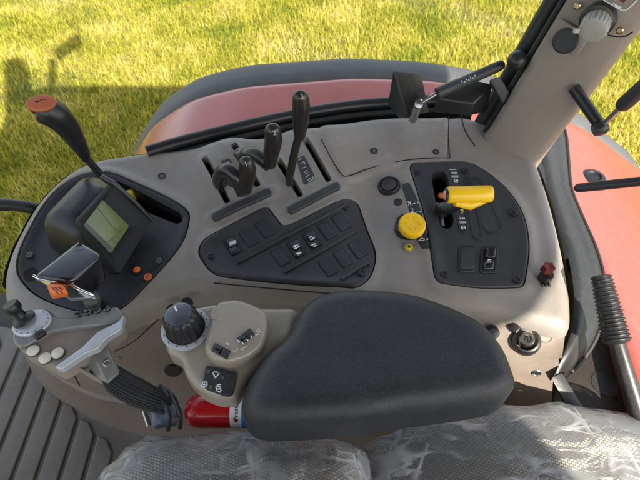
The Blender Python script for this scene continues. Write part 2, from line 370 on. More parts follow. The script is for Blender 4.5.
def skin(name, loop, zf, m, parent=None, bev=.003, pitch=.012, wall=.02, holes=(), holewall=.02, step=None, rz=None, bottom=False, smooth=40, extra=None, **k):
    """Sheet over the plan outline loop with height zf(x,y) (vectorised), edge rounded with radius bev, side walls down by wall."""
    step=step or pitch*.8
    O=resample(loop,step); HL=[resample(h,step*.6) for h in holes]
    mn,mx=O.min(0),O.max(0)
    gx,gy=np.meshgrid(np.arange(mn[0],mx[0],pitch),np.arange(mn[1],mx[1],pitch*.87)); gx=gx.copy(); gx[1::2]+=pitch/2
    gx,gy=gx.ravel(),gy.ravel(); ins=inpoly(gx,gy,O); gx,gy=gx[ins],gy[ins]
    d=dist(gx,gy,O); keep=d>max(pitch*.5,bev*1.05)
    for h in HL: keep&=dist(gx,gy,h)>pitch*.45
    pts=[np.stack([gx[keep],gy[keep]],1)]
    if bev>0:
        nn=len(O); t=np.roll(O,-1,0)-np.roll(O,1,0); t/=np.maximum(np.linalg.norm(t,axis=1,keepdims=True),1e-9)
        nrm=np.stack([-t[:,1],t[:,0]],1)
        if not inpoly((O+nrm*1e-4)[:,0],(O+nrm*1e-4)[:,1],O).mean()>.5: nrm=-nrm
        for fr in (.06,.2,.42,.7,1.0):
            q=O+nrm*bev*fr; okk=inpoly(q[:,0],q[:,1],O); q=q[okk]
            if len(q): q=q[dist(q[:,0],q[:,1],O)>bev*fr*.93]
            for h in HL:
                if len(q): q=q[dist(q[:,0],q[:,1],h)>.0015]
            if len(q): pts.append(q)
    loops=[O]+HL; allp=np.concatenate(loops+pts); edges=[];o=0
    for l in loops:
        edges+= [(o+i,o+(i+1)%len(l)) for i in range(len(l))]; o+=len(l)
    res=delaunay_2d_cdt([Vector(p) for p in allp.tolist()],edges,[],0,1e-7)
    v2=np.array([tuple(p) for p in res[0]]); tri=np.array([f for f in res[2]])
    c=v2[tri].mean(1); kp=inpoly(c[:,0],c[:,1],O)
    for h in HL: kp&=~inpoly(c[:,0],c[:,1],h)
    tri=tri[kp]
    z=zf(v2[:,0],v2[:,1]); dd=dist(v2[:,0],v2[:,1],O)
    rz=rz or bev
    if bev>0:
        q=np.clip(dd/bev,0,1); z=z-rz*(1-np.sqrt(np.maximum(0,1-(1-q)**2)))
    if extra is not None: z=z+extra(v2[:,0],v2[:,1],dd)
    V=np.column_stack([v2,z]); Fc=[tuple(t) for t in tri]
    orig=res[3]; back={}
    for i,ol in enumerate(orig):
        for q in ol: back[q]=i
    V=V.tolist(); o=0
    for li,l in enumerate(loops):
        idx=[back[o+i] for i in range(len(l))]; o+=len(l); w=wall if li==0 else holewall
        if w:
            b=len(V)
            for i in idx: V.append([V[i][0],V[i][1],V[i][2]-w])
            for i in range(len(idx)):
                j=(i+1)%len(idx)
                if idx[i]!=idx[j]: Fc.append((idx[i],idx[j],b+j,b+i))
            if li==0 and bottom: Fc.append(tuple(range(b,b+len(idx))))
    used=sorted({i for f in Fc for i in f}); re={u:i for i,u in enumerate(used)}
    return obj(name,[V[u] for u in used],[tuple(re[i] for i in f) for f in Fc],m,parent,smooth=smooth,**k)
def const(z): return lambda x,y: np.full(np.shape(x),z,float)

def text(name, s, size, o, u, v, m, parent, depth=.0002, bend=None, align='CENTER'):
    cu=bpy.data.curves.new(name,'FONT'); cu.body=s; cu.size=size; cu.align_x=align; cu.align_y='CENTER'; cu.extrude=depth
    to=bpy.data.objects.new(name,cu); COL.objects.link(to)
    dg=bpy.context.evaluated_depsgraph_get(); me=bpy.data.meshes.new_from_object(to.evaluated_get(dg)); bpy.data.objects.remove(to)
    u=Vector(u).normalized(); v=Vector(v).normalized(); n=u.cross(v).normalized(); o=Vector(o); org=wloc(parent)
    for x in me.vertices:
        x.co=(bend(x.co) if bend else o+u*x.co.x+v*x.co.y+n*x.co.z)-org
    return link(name,me,m,parent,0,org)

# ------------------------------------------------------------------ console height
def hf(x,y):
    x=np.asarray(x,float); y=np.asarray(y,float)
    g=lambda cx,cy,sx,sy,a: a*np.exp(-((x-cx)/sx)**2-((y-cy)/sy)**2)
    z=.10*(y-.62)
    z=z+g(-.19,.80,.07,.11,.020)+g(0.0,.86,.07,.12,.020)      # humps that carry the lever slots
    z=z-g(.095,.64,.038,.13,.020)                               # valley before the right-hand panel
    z=z+g(.45,.66,.05,.2,.008)
    return z
def PH(px,py,off=0):
    z=0
    for _ in range(14):
        p=P(px,py,z+off); z=float(hf(p.x,p.y))
    return P(px,py,z+off)
def XY(pts,off=0): return [V2(PH(q[0],q[1],off)) for q in pts]
def frame(px,py,dpx,dpy,off=0):                # origin, right and up axes on the console surface
    o=PH(px,py,off); a=PH(px+dpx,py+dpy,off); u=(a-o).normalized()
    e=.004
    n=Vector((-(float(hf(o.x+e,o.y))-float(hf(o.x-e,o.y)))/(2*e),-(float(hf(o.x,o.y+e))-float(hf(o.x,o.y-e)))/(2*e),1)).normalized()
    u=(u-n*u.dot(n)).normalized(); return o,u,n.cross(u),n
def hoff(o): return lambda x,y: hf(x,y)+o

# ================================================================== ground and grass
GZ=-1.65
bm=bmesh.new(); bmesh.ops.create_grid(bm,x_segments=60,y_segments=60,size=150)
me=bpy.data.meshes.new('ground'); bm.to_mesh(me); bm.free()
g=link('ground',me,'soil',None,0,(0,0,GZ)); tag(g,'turf and soil under the short grass beside the tractor','ground',kind='structure')
def grass():
    N_=520000
    y=np.random.uniform(1.0,8.2,N_); x=np.random.uniform(-1,1,N_)*(.72*(.60*y+1.9)+.35)
    dens=np.sin(x*3.1+np.cos(y*2.3)*1.7)+np.sin(y*4.3+x*1.9)+np.random.normal(0,.9,N_); kp=dens>-1.5
    x,y=x[kp],y[kp]; n=len(x)
    L_=np.random.gamma(3,.012,n)+.015; w=np.random.uniform(.0014,.0032,n)
    a=np.random.uniform(0,2*np.pi,n); lean=np.random.beta(2,1.2,n)*1.55
    dx,dy=np.cos(a),np.sin(a); px,py=-dy,dx
    s1,c1=np.sin(lean*.5),np.cos(lean*.5); s2,c2=np.sin(lean),np.cos(lean)
    b=np.stack([x,y,np.zeros(n)],1); dv=np.stack([dx,dy,np.zeros(n)],1); pv=np.stack([px,py,np.zeros(n)],1); up=np.array([0,0,1.])
    m1=b+dv*(s1*L_*.5)[:,None]+up*(c1*L_*.5)[:,None]; t=m1+dv*(s2*L_*.5)[:,None]+up*(c2*L_*.5)[:,None]
    V=np.stack([b-pv*w[:,None],b+pv*w[:,None],m1-pv*(w*.8)[:,None],m1+pv*(w*.8)[:,None],t],1).reshape(-1,3)
    me=bpy.data.meshes.new('grass'); me.vertices.add(n*5); me.vertices.foreach_set('co',V.astype(np.float32).ravel())
    i=np.arange(n)[:,None]*5
    tris=(np.concatenate([i+0,i+1,i+3,i+0,i+3,i+2,i+2,i+3,i+4],1)).ravel()
    me.loops.add(len(tris)); me.loops.foreach_set('vertex_index',tris.astype(np.int32))
    me.polygons.add(n*3); me.polygons.foreach_set('loop_start',np.arange(0,n*9,3,dtype=np.int32)); me.update(calc_edges=True)
    o=link('grass',me,'grass',None,0,(0,0,GZ)); tag(o,'short yellow green grass with dry straw outside the cab','grass',kind='stuff')
grass()

# ================================================================== rear fender
ft=np.array([(-.80,-1.0),(-.76,-.78),(-.72,-.60),(-.66,-.44),(-.587,-.325),(-.50,-.225),(-.374,-.15),(-.213,-.11),(.09,-.085),(.30,-.09),(.44,-.11),(.62,-.165),(.845,-.27),(1.07,-.42),(1.28,-.65),(1.4,-.95)])
def fz(x,y):
    z=np.interp(x,ft[:,0],ft[:,1]); k=.03
    return (np.interp(x-k,ft[:,0],ft[:,1])+2*z+np.interp(x+k,ft[:,0],ft[:,1]))/4
fen=thing('rear_fender','faded red rear fender with a broad black edge outside the side window','fender',(.2,1.1,-.6))
red_in=[P(563,138,-.12),P(565,180,-.13),P(577,208,-.13),P(592,234,-.13),P(611,276,-.13),P(631,336,-.13),P(656,420,-.13)]
red=[(-.60,1.19),(-.52,1.235),(-.42,1.252),(-.3,1.262),(.1,1.266),(.5,1.262),(.8,1.255),(1.1,1.24),(1.39,1.2),(1.39,.1),(.62,.05)]+[V2(p) for p in red_in[::-1]]+[(.5,.95),(.3,.93),(0,.86),(-.3,.80),(-.5,.72),(-.60,.68)]
skin('fender_panel',[V2(p) for p in red],fz,'fender',fen,bev=.03,rz=.012,pitch=.03,wall=.05,step=.02)
edge=[(-.607,.70),(-.607,1.193),(-.526,1.241),(-.423,1.258),(-.3,1.268),(.1,1.272),(.5,1.268),(.8,1.261),(1.1,1.246),(1.39,1.206),(1.39,1.33),(1.1,1.37),(.8,1.385),(.4,1.385),(.05,1.40),(-.3,1.405),(-.5,1.39),(-.62,1.35),(-.70,1.27),(-.74,1.15),(-.75,.9),(-.73,.70)]
skin('edge_trim',[V2(p) for p in edge],lambda x,y: fz(x,y)-.006,'fblack',fen,bev=.05,rz=.028,pitch=.03,wall=.10,step=.02)
# inner skirt down from the inboard edge, filler cap and the raised pale rib of the panel
c=P(596,173,-.19); c.z=float(fz(c.x,c.y))+.006
fc=lathe('filler_cap',[(.034,0),(.034,.009),(.030,.011),(.028,.018),(.019,.020),(.016,.015),(1e-4,.015)],c+Vector((0,0,-.012)),(0,0,1),'black',fen)
lathe('cap_ring',[(.042,0),(.042,.005),(.036,.007),(.035,0)],c+Vector((0,0,-.012)),(0,0,1),'grey',fc)

# ================================================================== floor, mat
FZ=-.50
def sheet(name,loop,z,th,m,label=None,cat=None,kind=None,parent=None,bev=.004):
    o=plate(name,[Vector((q[0],q[1],z-th)) for q in loop],(0,0,1),th,m,parent,bev=bev)
    if label: tag(o,label,cat,kind=kind)
    return o
sheet('floor',[(-.98,-.75),(.9,-.75),(.9,.5),(.45,.80),(-.6,.90),(-.98,.80)],FZ-.012,.05,'tray','bare metal cab floor beneath the mat and seat','floor','structure')
fm=thing('floor_mat','ribbed dark grey rubber mat on the cab floor left of the console','mat',(-.7,.3,FZ-.012))
sheet('mat_base',rounded([Vector((-.955,-.5,0)),Vector((.1,-.5,0)),Vector((.1,.42,0)),Vector((-.5,.46,0)),Vector((-.70,.66,0)),Vector((-.955,.72,0))],.03),FZ-.001,.010,'mat',parent=fm)
rb=MB()
ends=[(-.500,.395),(-.553,.435),(-.606,.475),(-.659,.515),(-.712,.565)]
ends+= [(-.765,.66),(-.818,.67),(-.871,.675),(-.915,.68)]
for x,y in ends:
    w=.021 if x>-.9 else .008
    lp=rounded([Vector((x-w,-.45,FZ-.003)),Vector((x+w,-.45,FZ-.003)),Vector((x+w,y-.03,FZ-.003)),Vector((x,y,FZ-.003)),Vector((x-w,y+.006,FZ-.003))],.006,4)
    rb.add(*plate_vf(lp,(0,0,1),.010,.003))
rb.build('ribs','mat',fm)
ds=thing('door_sill','pale metal door sill strip at the front edge of the cab floor','sill',(-.99,.3,FZ))
hexa('sill_bar',[Vector((-1.02,-.5,FZ+.035)),Vector((-.965,-.5,FZ+.035)),Vector((-.965,.76,FZ+.035)),Vector((-1.02,.76,FZ+.035)),Vector((-1.02,-.5,FZ-.03)),Vector((-.965,-.5,FZ-.03)),Vector((-.965,.76,FZ-.03)),Vector((-1.02,.76,FZ-.03))],'sill',ds,bev=.01)
# front mudguard beyond, seen at the left edge
mg=thing('front_mudguard','rounded dark mudguard outside beyond the left end of the console','mudguard',(-1.35,1.0,-1.2))
pg=[]
arc=[(-1.75+.55*math.cos(a),-1.15+.55*math.sin(a)) for a in np.linspace(-.2,2.4,16)]
v=[];f=[]
for j,yy in enumerate((.50,.53,.75,.97,1.0)):
    dz=(-.03,0,.012,0,-.03)[j]
    for (ax,az) in arc: v.append((ax,yy,az+dz))
n=len(arc)
for j in range(4):
    for i in range(n-1): f.append((j*n+i,j*n+i+1,(j+1)*n+i+1,(j+1)*n+i))
obj('guard',v,f,'fblack',mg)
tube('bracket',[(-1.75,.75,-1.15),(-1.6,.75,-.9),(-1.5,.75,-.69)],.02,'black',mg)

# ================================================================== console
slotw=3.3
def slot_loop(a,b,w=3.3):
    a=V2(a);b=V2(b); d=(b-a).normalized(); nn=Vector((d.y,-d.x))*w
    return rounded([a+nn,b+nn,b-nn,a-nn],w*.8,4)
S=[((204.2,158),(228.5,204)),((233.5,144.5),(258.7,187.5)),((277.8,160),(301.2,197.5)),((304.6,139),(329.6,182.5))]
slots_px=[slot_loop(a,b) for a,b in S]
disp_slot_px=rounded([(107,182),(118,180),(150,197),(181,213),(183,221),(177,224),(150,213),(118,201)],5,4)
pto_slot_px=rounded([(431.5,180),(432.5,173),(438,171),(445,172),(448,178),(451,205),(454,222),(451,229),(444,229.5),(440,226),(436,205)],3,3)
outline_px=[(3,284),(5,270),(13,247),(30,215),(46,194),(64,177),(84,165),(108,158),(150,152),(176,150),(197,147),(215,141),(233,136.5),(252,138),(270,136),(290,129),(310,127),(340,125),(370,121),(400,119),(432,119),(458,117),(474,120),(500,130),(530,150),(541,172),(552,205),(561,240),(568,275),(572,305),(570,330),(552,332),(520,322),(500,316),(450,310),(400,305),(350,301),(300,297),(240,293),(200,296),(180,299),(150,307),(125,318),(100,328),(75,334),(50,334),(28,327),(12,314),(4,300)]
con=thing('control_console','taupe grey plastic control console along the right side of the cab','console',(0,.65,-.45))
out2=catmull([Vector((a,b,0)) for a,b in outline_px],True,4)
out_xy=XY([(p.x,p.y) for p in out2],-.012)
def hconsole(x,y):
    z=hf(x,y)
    return z
def grow(loop,d):
    n=len(loop); a=sum(loop[i-1].x*loop[i].y-loop[i].x*loop[i-1].y for i in range(n)); sg=1 if a>0 else -1; out=[]
    for i in range(n):
        t=(loop[(i+1)%n]-loop[i-1]).normalized(); out.append(loop[i]+Vector((t.y,-t.x))*d*sg)
    return out
# raised lips beside the slots and round the inset panels are modelled in the height of the shell
def seg_d(x,y,a,b):
    a=np.array(a);b=np.array(b); ab=b-a; t=np.clip(((x-a[0])*ab[0]+(y-a[1])*ab[1])/(ab@ab),0,1); return np.hypot(x-a[0]-t*ab[0],y-a[1]-t*ab[1])
bars_px=[((213,219.5),(271,192.5)),((288.5,212.5),(339.5,186))]
panel_disp_px=catmull([Vector(p+(0,)) for p in [(110,174),(140,186),(172,201),(188,213),(189,226),(183,244),(170,262),(150,284),(132,301),(112,312),(88,314),(60,307),(38,297),(24,284),(18,270),(21,252),(30,232),(45,206),(62,188),(84,176)]],True,4)
panel_sw_px=rounded([(198,254),(204,241),(262,210),(268,209),(282,228),(290,227),(345,200),(357,204),(377,258),(370,280),(358,289),(283,284),(212,277)],[10,12,3,6,8,8,9,12,14,10,14,30,14],5)
panel_pto_px=rounded([(408,165),(467,163),(484,172),(503,187),(517,205),(525,223),(529,250),(523,289),(480,290.5),(435,284),(430,250),(424,215)],[9,12,12,12,12,14,20,7,20,8,20,20],5)
panel_xy=[[V2(q) for q in resample(XY([(p.x,p.y) for p in pp]),.005)] for pp in (panel_disp_px,panel_sw_px,panel_pto_px)]
holes=[XY([(p.x,p.y) for p in s]) for s in slots_px]+[grow(q,.0016) for q in panel_xy]
loops_lip=[np.array([tuple(p) for p in q]) for q in panel_xy]
barseg=[[tuple(V2(PH(*q))) for q in b] for b in bars_px]
slotseg=[[tuple(V2(PH(*q))) for q in b] for b in S]
step_xy=np.array([tuple(P(a,b,.03).xy) for a,b in [(321,139),(326,148),(330,156),(340,172),(348,176),(358,173),(372,168),(388,164),(404,160.5),(420,158.8),(430,158),(450,158),(448.5,140),(448.5,126),(449,116),(450,60),(315,60)]])
def lips(x,y,dd=None):
    e=.0055*np.clip(np.where(inpoly(x,y,step_xy),dist(x,y,step_xy),0)/.006,0,1)
    for lp in loops_lip:
        d=dist(x,y,lp); e=np.maximum(e,.0055*np.exp(-((d-.004)/.012)**2))
    for a,b in barseg: e=np.maximum(e,.005*np.clip((.020-seg_d(x,y,a,b))/.008,0,1))
    for a,b in slotseg: e=np.maximum(e,.0035*np.clip((.017-seg_d(x,y,a,b))/.008,0,1))
    return e
def hfull(x,y): return hf(x,y)+lips(np.atleast_1d(np.asarray(x,float)).ravel(),np.atleast_1d(np.asarray(y,float)).ravel()).reshape(np.shape(x))
def PH(px,py,off=0):
    z=0
    for _ in range(6):
        p=P(px,py,z+off); z=float(hf(p.x,p.y))
    for _ in range(4):
        p=P(px,py,z+off); z=float(hf(p.x,p.y)+lips(np.array([p.x]),np.array([p.y]))[0])
    return P(px,py,z+off)
def hoff(o): return lambda x,y: hfull(x,y)+o
skin('console_shell',out_xy,hf,'console',con,bev=.028,rz=.03,pitch=.0055,wall=.03,holes=holes,holewall=.025,step=.005,extra=lips,smooth=60)
# dark well under the openings
v=[(p.x,p.y,-.085) for p in [P(40,280),P(60,190),P(200,160),P(460,140),P(540,200),P(545,305),P(300,284),P(120,285)]]
obj('inner_tray',v,[tuple(range(8))],'hole',con,smooth=0)
for lp in [XY([(p.x,p.y) for p in q]) for q in slots_px]+[XY([(p.x,p.y) for p in q]) for q in (disp_slot_px,pto_slot_px)]:
    lp=grow(lp,.0012); n=len(lp); zt=[float(hf(p.x,p.y))-.012 for p in lp]
    v=[(p.x,p.y,z) for p,z in zip(lp,zt)]+[(p.x,p.y,z-.05) for p,z in zip(lp,zt)]
    obj('slot_liner',v,[(i,(i+1)%n,n+(i+1)%n,n+i) for i in range(n)]+[tuple(range(n,2*n))],'hole',con,smooth=0)
bk=[PH(a,b,-.03) for a,b in outline_px[0:31]]
obj('back_panel',[p+Vector((0,-.003,0)) for p in bk]+[p+Vector((0,-.003,-.12)) for p in bk],[(i,i+1,len(bk)+i+1,len(bk)+i) for i in range(len(bk)-1)],'black',con)
# apron wall between the shell and the floor
top=[(4,286),(10,312),(28,328),(50,336),(75,336),(100,329),(125,318),(150,308),(180,300),(240,294),(300,298),(350,302),(400,306),(450,311),(500,317),(535,327),(569,333)]
mid=[(20,318,-.22),(24,340,-.25),(34,356,-.28),(50,370,-.29),(70,382,-.3),(94,393,-.3),(125,399,-.3),(155,403,-.3),(200,403,-.3),(250,402,-.3),(310,400,-.28),(360,402,-.26),(410,400,-.24),(450,385,-.16),(500,367,-.105),(535,361.5,-.08),(562,358,-.06)]
bot=[(22,350,FZ),(28,364,FZ),(38,381,FZ),(52,395,FZ),(69,406,FZ),(103,424,FZ),(130,432,FZ),(160,440,FZ),(200,442,FZ),(250,444,FZ),(310,446,FZ),(360,450,-.46),(410,450,-.42),(450,445,-.34),(502,430,-.22),(530,420,-.18),(552,408,-.15)]
def shell_edge(px,py):
    p=PH(px,py,-.02); q=min(out_xy,key=lambda e:(e-V2(p)).length); return Vector((q.x,q.y+.006,float(hf(q.x,q.y))-.026))
T3=[shell_edge(a,b) for a,b in top]; M3=[P(*q) for q in mid]; B3=[P(*q) for q in bot]
T3=catmull(T3,n=4);M3=catmull(M3,n=4);B3=catmull(B3,n=4)
v=[];f=[];nn=len(T3); rows=[]
for k in range(7): rows.append([T3[i].lerp(M3[i],k/6) for i in range(nn)])
G3=[M3[i]+Vector((0,.012,-.006)) for i in range(nn)]; rows.append(G3)
K3=[M3[i]+Vector((0,-.004,-.018)) for i in range(nn)]; rows.append(K3)
for k in range(1,6): rows.append([K3[i].lerp(B3[i],k/5)+Vector((0,.012*math.sin(k/5*math.pi),0)) for i in range(nn)])
for r in rows: v+=r
for j in range(len(rows)-1):
    for i in range(nn-1): f.append((j*nn+i,j*nn+i+1,(j+1)*nn+i+1,(j+1)*nn+i))
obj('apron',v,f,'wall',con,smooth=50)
seamm=lambda nm,pts,off=.0004,r=.0011: tube(nm,catmull([PH(a,b,off) for a,b in pts],n=5),r,'hole',con,seg=6)
seamm('seam',[(321,139),(330,156),(340,172),(348,176),(372,167.5),(404,160.5),(430,158),(450,158)])
seamm('seam',[(449,116),(448.5,126),(448.5,140),(450,158)])
seamm('seam',[(461,113),(463,124),(467,134),(475,146)])
seamm('seam',[(214,283),(250,286.5),(300,291),(350,295),(400,299)])
def apron_at(px,py):                         # nearest point of the apron along the view ray
    from mathutils.bvhtree import BVHTree
    global _bvh
    if '_bvh' not in globals(): _bvh=BVHTree.FromPolygons([tuple(q) for q in v_ap],f_ap)
    h=_bvh.ray_cast(CAM,ray(px,py).normalized()); return (h[0],h[1]) if h[0] else (P(px,py,-.15),Vector((0,-1,0)))
v_ap,f_ap=v,f
def apron_seam(pts,r=.0013): tube('seam',catmull([apron_at(a,b)[0] for a,b in pts],n=4),r,'hole',con,seg=6)
apron_seam([(159,319),(150,327),(138,338),(126,346),(115,351)])
apron_seam([(70,368),(76,378),(80,385)],.0018)

# --- black instrument panel with the monitor
def px2(l): return [(p[0],p[1]) for p in l]
dp=skin('instrument_panel',panel_xy[0],hoff(-.0012),'panel',con,bev=.004,pitch=.009,wall=.006,holes=[XY(px2(disp_slot_px))],holewall=.02,step=.004)
def screw(px,py,r=.006,parent=con,off=.001,m='black'):
    o,u,vv,n=frame(px,py,1,0,off)
    s=lathe('screw',[(r,0),(r,.0016),(r*.72,.0022),(r*.62,.0008),(r*.35,.0006),(1e-4,.0006)],o,n,m,parent,seg=18)
    return s
for q in ((30,255),(159,261)): screw(*q,r=.0058,parent=dp,off=.0015,m='grey')
o,u,w,n=frame(137,270,1,0,.0015); lathe('indicator_light',[(.0062,0),(.0062,.001),(.005,.003),(1e-4,.0038)],o,n,'orange',dp,label='round orange lamp')
lathe('indicator_bezel',[(.0085,0),(.0085,.0012),(.0064,.0012),(.0064,0)],o,n,'black',dp,seg=24)
o,u,w,n=frame(148,277,1,0,.0015); iw=lathe('indicator_ring',[(.0068,0),(.0068,.0012),(.0048,.0016),(.0046,.0006)],o,n,'orange',dp,label='orange ring button'); lathe('button_centre',[(.0044,0),(.0044,.0012),(1e-4,.0016)],o,n,'orangecap',iw,seg=20)
# small dark recess at the left end of the panel
skin('recess',XY(px2(rounded([(22,272),(33,266),(40,272),(34,281),(25,281)],4))),hoff(-.0006),'hole',dp,bev=0,pitch=.006,wall=.001)
# yellow tongue inside the slot
o=PH(130,196,-.012); hexa('slot_tongue',[o+Vector(q) for q in ((-.006,-.004,.012),(.006,-.002,.012),(.006,.012,.008),(-.006,.010,.008),(-.006,-.004,-.02),(.006,-.002,-.02),(.006,.012,-.02),(-.006,.010,-.02))],'yellow2',dp,bev=.002)

# --- holes with screws in the shell
def bolt_hole(px,py,r=.011):
    o,u,w,n=frame(px,py,1,0,.0006)
    lathe('bolt_recess',[(r,-.002),(r*.96,.0012),(r*.8,.0006),(1e-4,.0004)],o,n,'black',con,seg=24)
    lathe('bolt_head',[(r*.5,-.001),(r*.5,.0009),(r*.3,.0012),(r*.26,.0006),(1e-4,.0006)],o,n,'grey',con,seg=6)
for q in ((162,176,.0085),(374,151,.008),(436,152,.007),(408,250,.0001)):
    if q[2]>.001: bolt_hole(*q)
for q in ((186.5,303,.010),(172,309,.009)):
    o,u,w,n=frame(q[0],q[1],1,0,.001); lathe('plug_hole',[(q[2]*1.1,-.003),(q[2],.001),(q[2]*.9,.0007),(1e-4,.0005)],o,n,'hole',con,seg=22)

# --- slot bezels, bars, lever decals
for (a,b) in bars_px:
    d=(V2(b)-V2(a)).normalized(); nn=Vector((-d.y,d.x))*3.6
    lp=rounded([V2(a)+nn,V2(b)+nn,V2(b)-nn,V2(a)-nn],3,4)
    skin('pad_strip',XY(px2(lp)),hoff(.0062),'panel2',con,bev=.002,pitch=.008,wall=.006,step=.003)
def decal(name,pts,off,m,parent,r=2,**k): return skin(name,XY(px2(rounded(pts,r,3))),hoff(off),m,parent,bev=0,pitch=.007,wall=.0012,step=.004,**k)
L1=decal('lever_decal',[(221,161),(230,158.5),(238.5,176),(235,188),(228,186)],.0009,'panel2',con)
L2=decal('lever_decal',[(296.5,159),(304,155.5),(314.8,176),(313,181),(304,185)],.0009,'panel2',con)
def strokes(name,segs,off,w,m,parent):
    b=MB()
    for (x0,y0,x1,y1) in segs:
        a=V2((x0,y0));c=V2((x1,y1)); d=(c-a).normalized()*w*.5; nn=Vector((-d.y,d.x))
        q=[PH(*(a-d+nn),off),PH(*(c+d+nn),off),PH(*(c+d-nn),off),PH(*(a-d-nn),off)]
        b.add(q,[(0,1,2,3)])
    return b.build(name,m,parent,smooth=0)
strokes('symbol',[(225,163,229,162),(229,162,231,165),(226,167,229,165.5),(228,171,231,169.5),(231,169.5,231.5,172),(230,176,233,175),(233,179,235,181)],.0024,.8,'greyprint',L1)
strokes('symbol',[(299,160,302,158),(301,164,304,161.5),(304,161.5,305,164),(302,168,305.5,167),(304.5,172,307,170.5),(305.5,174,308,172.5),(306,177,309,175),(308,180,311,178),(309,182,312.5,179.5),(312.5,179.5,313,177)],.0024,.8,'greyprint',L2)

# --- switch panel
sp=skin('switch_panel',panel_xy[1],hoff(.0016),'panel2',con,bev=.005,pitch=.009,wall=.008,step=.004)
for q in ((211,256),(346.5,207.5),(361.5,273.5)): screw(*q,r=.0062,parent=sp,off=.0037)
def cell(px,py,parent,m='panel',w=11.5,h=17.5,off=.0042,ang=-28,name='blank_cover',skew=0):
    a=R(ang); d=Vector((math.cos(a),math.sin(a))); e=Vector((math.cos(a+R(82)+skew),math.sin(a+R(82)+skew))); c=V2((px,py))
    lp=rounded([c-d*w/2-e*h/2,c+d*w/2-e*h/2,c+d*w/2+e*h/2,c-d*w/2+e*h/2],1.6,3)
    return skin(name,XY(px2(lp)),hoff(off),m,parent,bev=.0018,pitch=.006,wall=.0035,step=.003)
row1=[(233,247),(249,238.5),(265,229.5)]; row2=[(281,258),(296.5,249.5),(312,240.5),(327,231.5),(341,223)]; row3=[(328.5,268),(343,259),(357.5,250)]
for q in row1[1:]+[row2[0],row2[3],row2[4]]+row3:
    op=cell(*q,sp,'hole',12.8,19,.0022,name='switch_opening'); cell(*q,op,'panel',11.2,17.2,.0040)
def rocker(px,py,parent,kind):
    cell(px,py,parent,'hole',13,19.5,.0022,name='switch_opening'); b=cell(px,py,parent,'black',11,17,.0046,name='rocker_switch')
    cell(px-.4,py-1.5,b,'gloss',8.6,8,.0105,name='rocker_upper'); cell(px+1.2,py+5,b,'gloss',8.6,6,.0075,name='rocker_lower')
    if kind==0: decal('symbol',[(px-3.2,py-.5),(px+3.2,py-3.2),(px+4.2,py-.2),(px-2.4,py+2.8)],.0117,'silver',b,r=1)
    if kind==1: strokes('symbol',[(px-3,py-2.5,px+1,py-4.5),(px-2,py-.8,px+2.5,py-3),(px-1.5,py-4,px,py-1),(px,py+4.2,px+4,py+3),(px+2,py+5,px+4,py+3.2)],.0117,1.1,'white',b)
    if kind==2: strokes('symbol',[(px-2.5,py-3,px-.5,py-4),(px+.5,py-2,px+2,py-3.2),(px-1,py-1,px+1,py-1.6),(px,py+4.6,px+3,py+3.3),(px+2,py+6,px+4,py+5)],.0117,1.1,'white',b)
rocker(*row1[0],sp,0); rocker(*row2[1],sp,1); rocker(*row2[2],sp,2)
for a,b in (((237,262.5),(345,205.5)),((284,272),(356,231)),((341,279),(369,262))):
    tube('rail',catmull([PH(a[0]+(b[0]-a[0])*t,a[1]+(b[1]-a[1])*t,.0044) for t in (0,.25,.5,.75,1)],n=4),.0026,'panel2',sp,seg=8)

# --- right-hand panel with the slot for the yellow lever
pp=skin('lever_panel',panel_xy[2],hoff(.0016),'panel2',con,bev=.004,pitch=.008,wall=.008,holes=[XY(px2(pto_slot_px))],holewall=.02,step=.004)
for q in ((417,172),(465,171),(513,213),(517,280),(444.5,275)): screw(*q,r=.0068,parent=pp,off=.0037)
for lp in ([(467,178),(477,177),(486,190),(493,208),(503,228),(500,232),(488,233),(484,228),(478,210)],[(465,175),(470,180),(476,205),(483,236),(480,241),(474,238),(467,205)],[(456,205),(464,206),(468,224),(467,233),(461,233),(458,222)]):
    c=[PH(a,b,.0038) for a,b in px2(rounded(lp,3,3))]; c.append(c[0]); tube('engraved_line',c,.0007,'black',pp,seg=6,cap=False)
lampo=PH(441,196,-.012); lathe('slot_lamp',dome(.007,.006),lampo,(0,0,1),'orange',pp,label='orange stop inside the slot')
hexa('slot_plate',[PH(436,203,-.008),PH(441,203,-.008),PH(445,226,-.008),PH(441,226,-.008),PH(436,203,-.02),PH(441,203,-.02),PH(445,226,-.02),PH(441,226,-.02)],'steel',pp,bev=.001)
for q in ((467,260),(489,261)):
    d=[(q[0]-8,q[1]-13),(q[0]+9,q[1]-13),(q[0]+8,q[1]+13),(q[0]-10,q[1]+13)]
    fr=skin('switch_frame',XY(px2(rounded(d,3))),hoff(.0045),'black',pp,bev=.002,pitch=.007,wall=.004,step=.003)
    d=[(q[0]-6.2,q[1]-10.5),(q[0]+7,q[1]-10.5),(q[0]+6,q[1]+10.5),(q[0]-7.6,q[1]+10.5)]
    if q[0]<480: skin('blank_cover',XY(px2(rounded(d,2))),hoff(.0062),'panel2',fr,bev=.0012,pitch=.007,wall=.003,step=.003)
    else:
        skin('switch_well',XY(px2(rounded(d,2))),hoff(.0048),'hole',fr,bev=0,pitch=.007,wall=.001)
        skin('rocker_upper',XY(px2(rounded([(485,251),(495,251),(494,261),(484,261)],2))),hoff(.0115),'gloss',fr,bev=.003,pitch=.005,wall=.008,step=.002)
        skin('rocker_lower',XY(px2(rounded([(484,262),(494,262),(493,271),(482.5,271)],2))),hoff(.0075),'gloss',fr,bev=.003,pitch=.005,wall=.004,step=.002)
        strokes('symbol',[(488,260,491,259.6),(487,262.3,491,262)],.0118,.8,'white',fr)
def ptext(s,px,py,size,parent,off=.0039,dx=1,dy=0,m='white'):
    o,u,w,n=frame(px,py,dx,dy,off); text('lettering',s,size,o,u,w,m,parent)
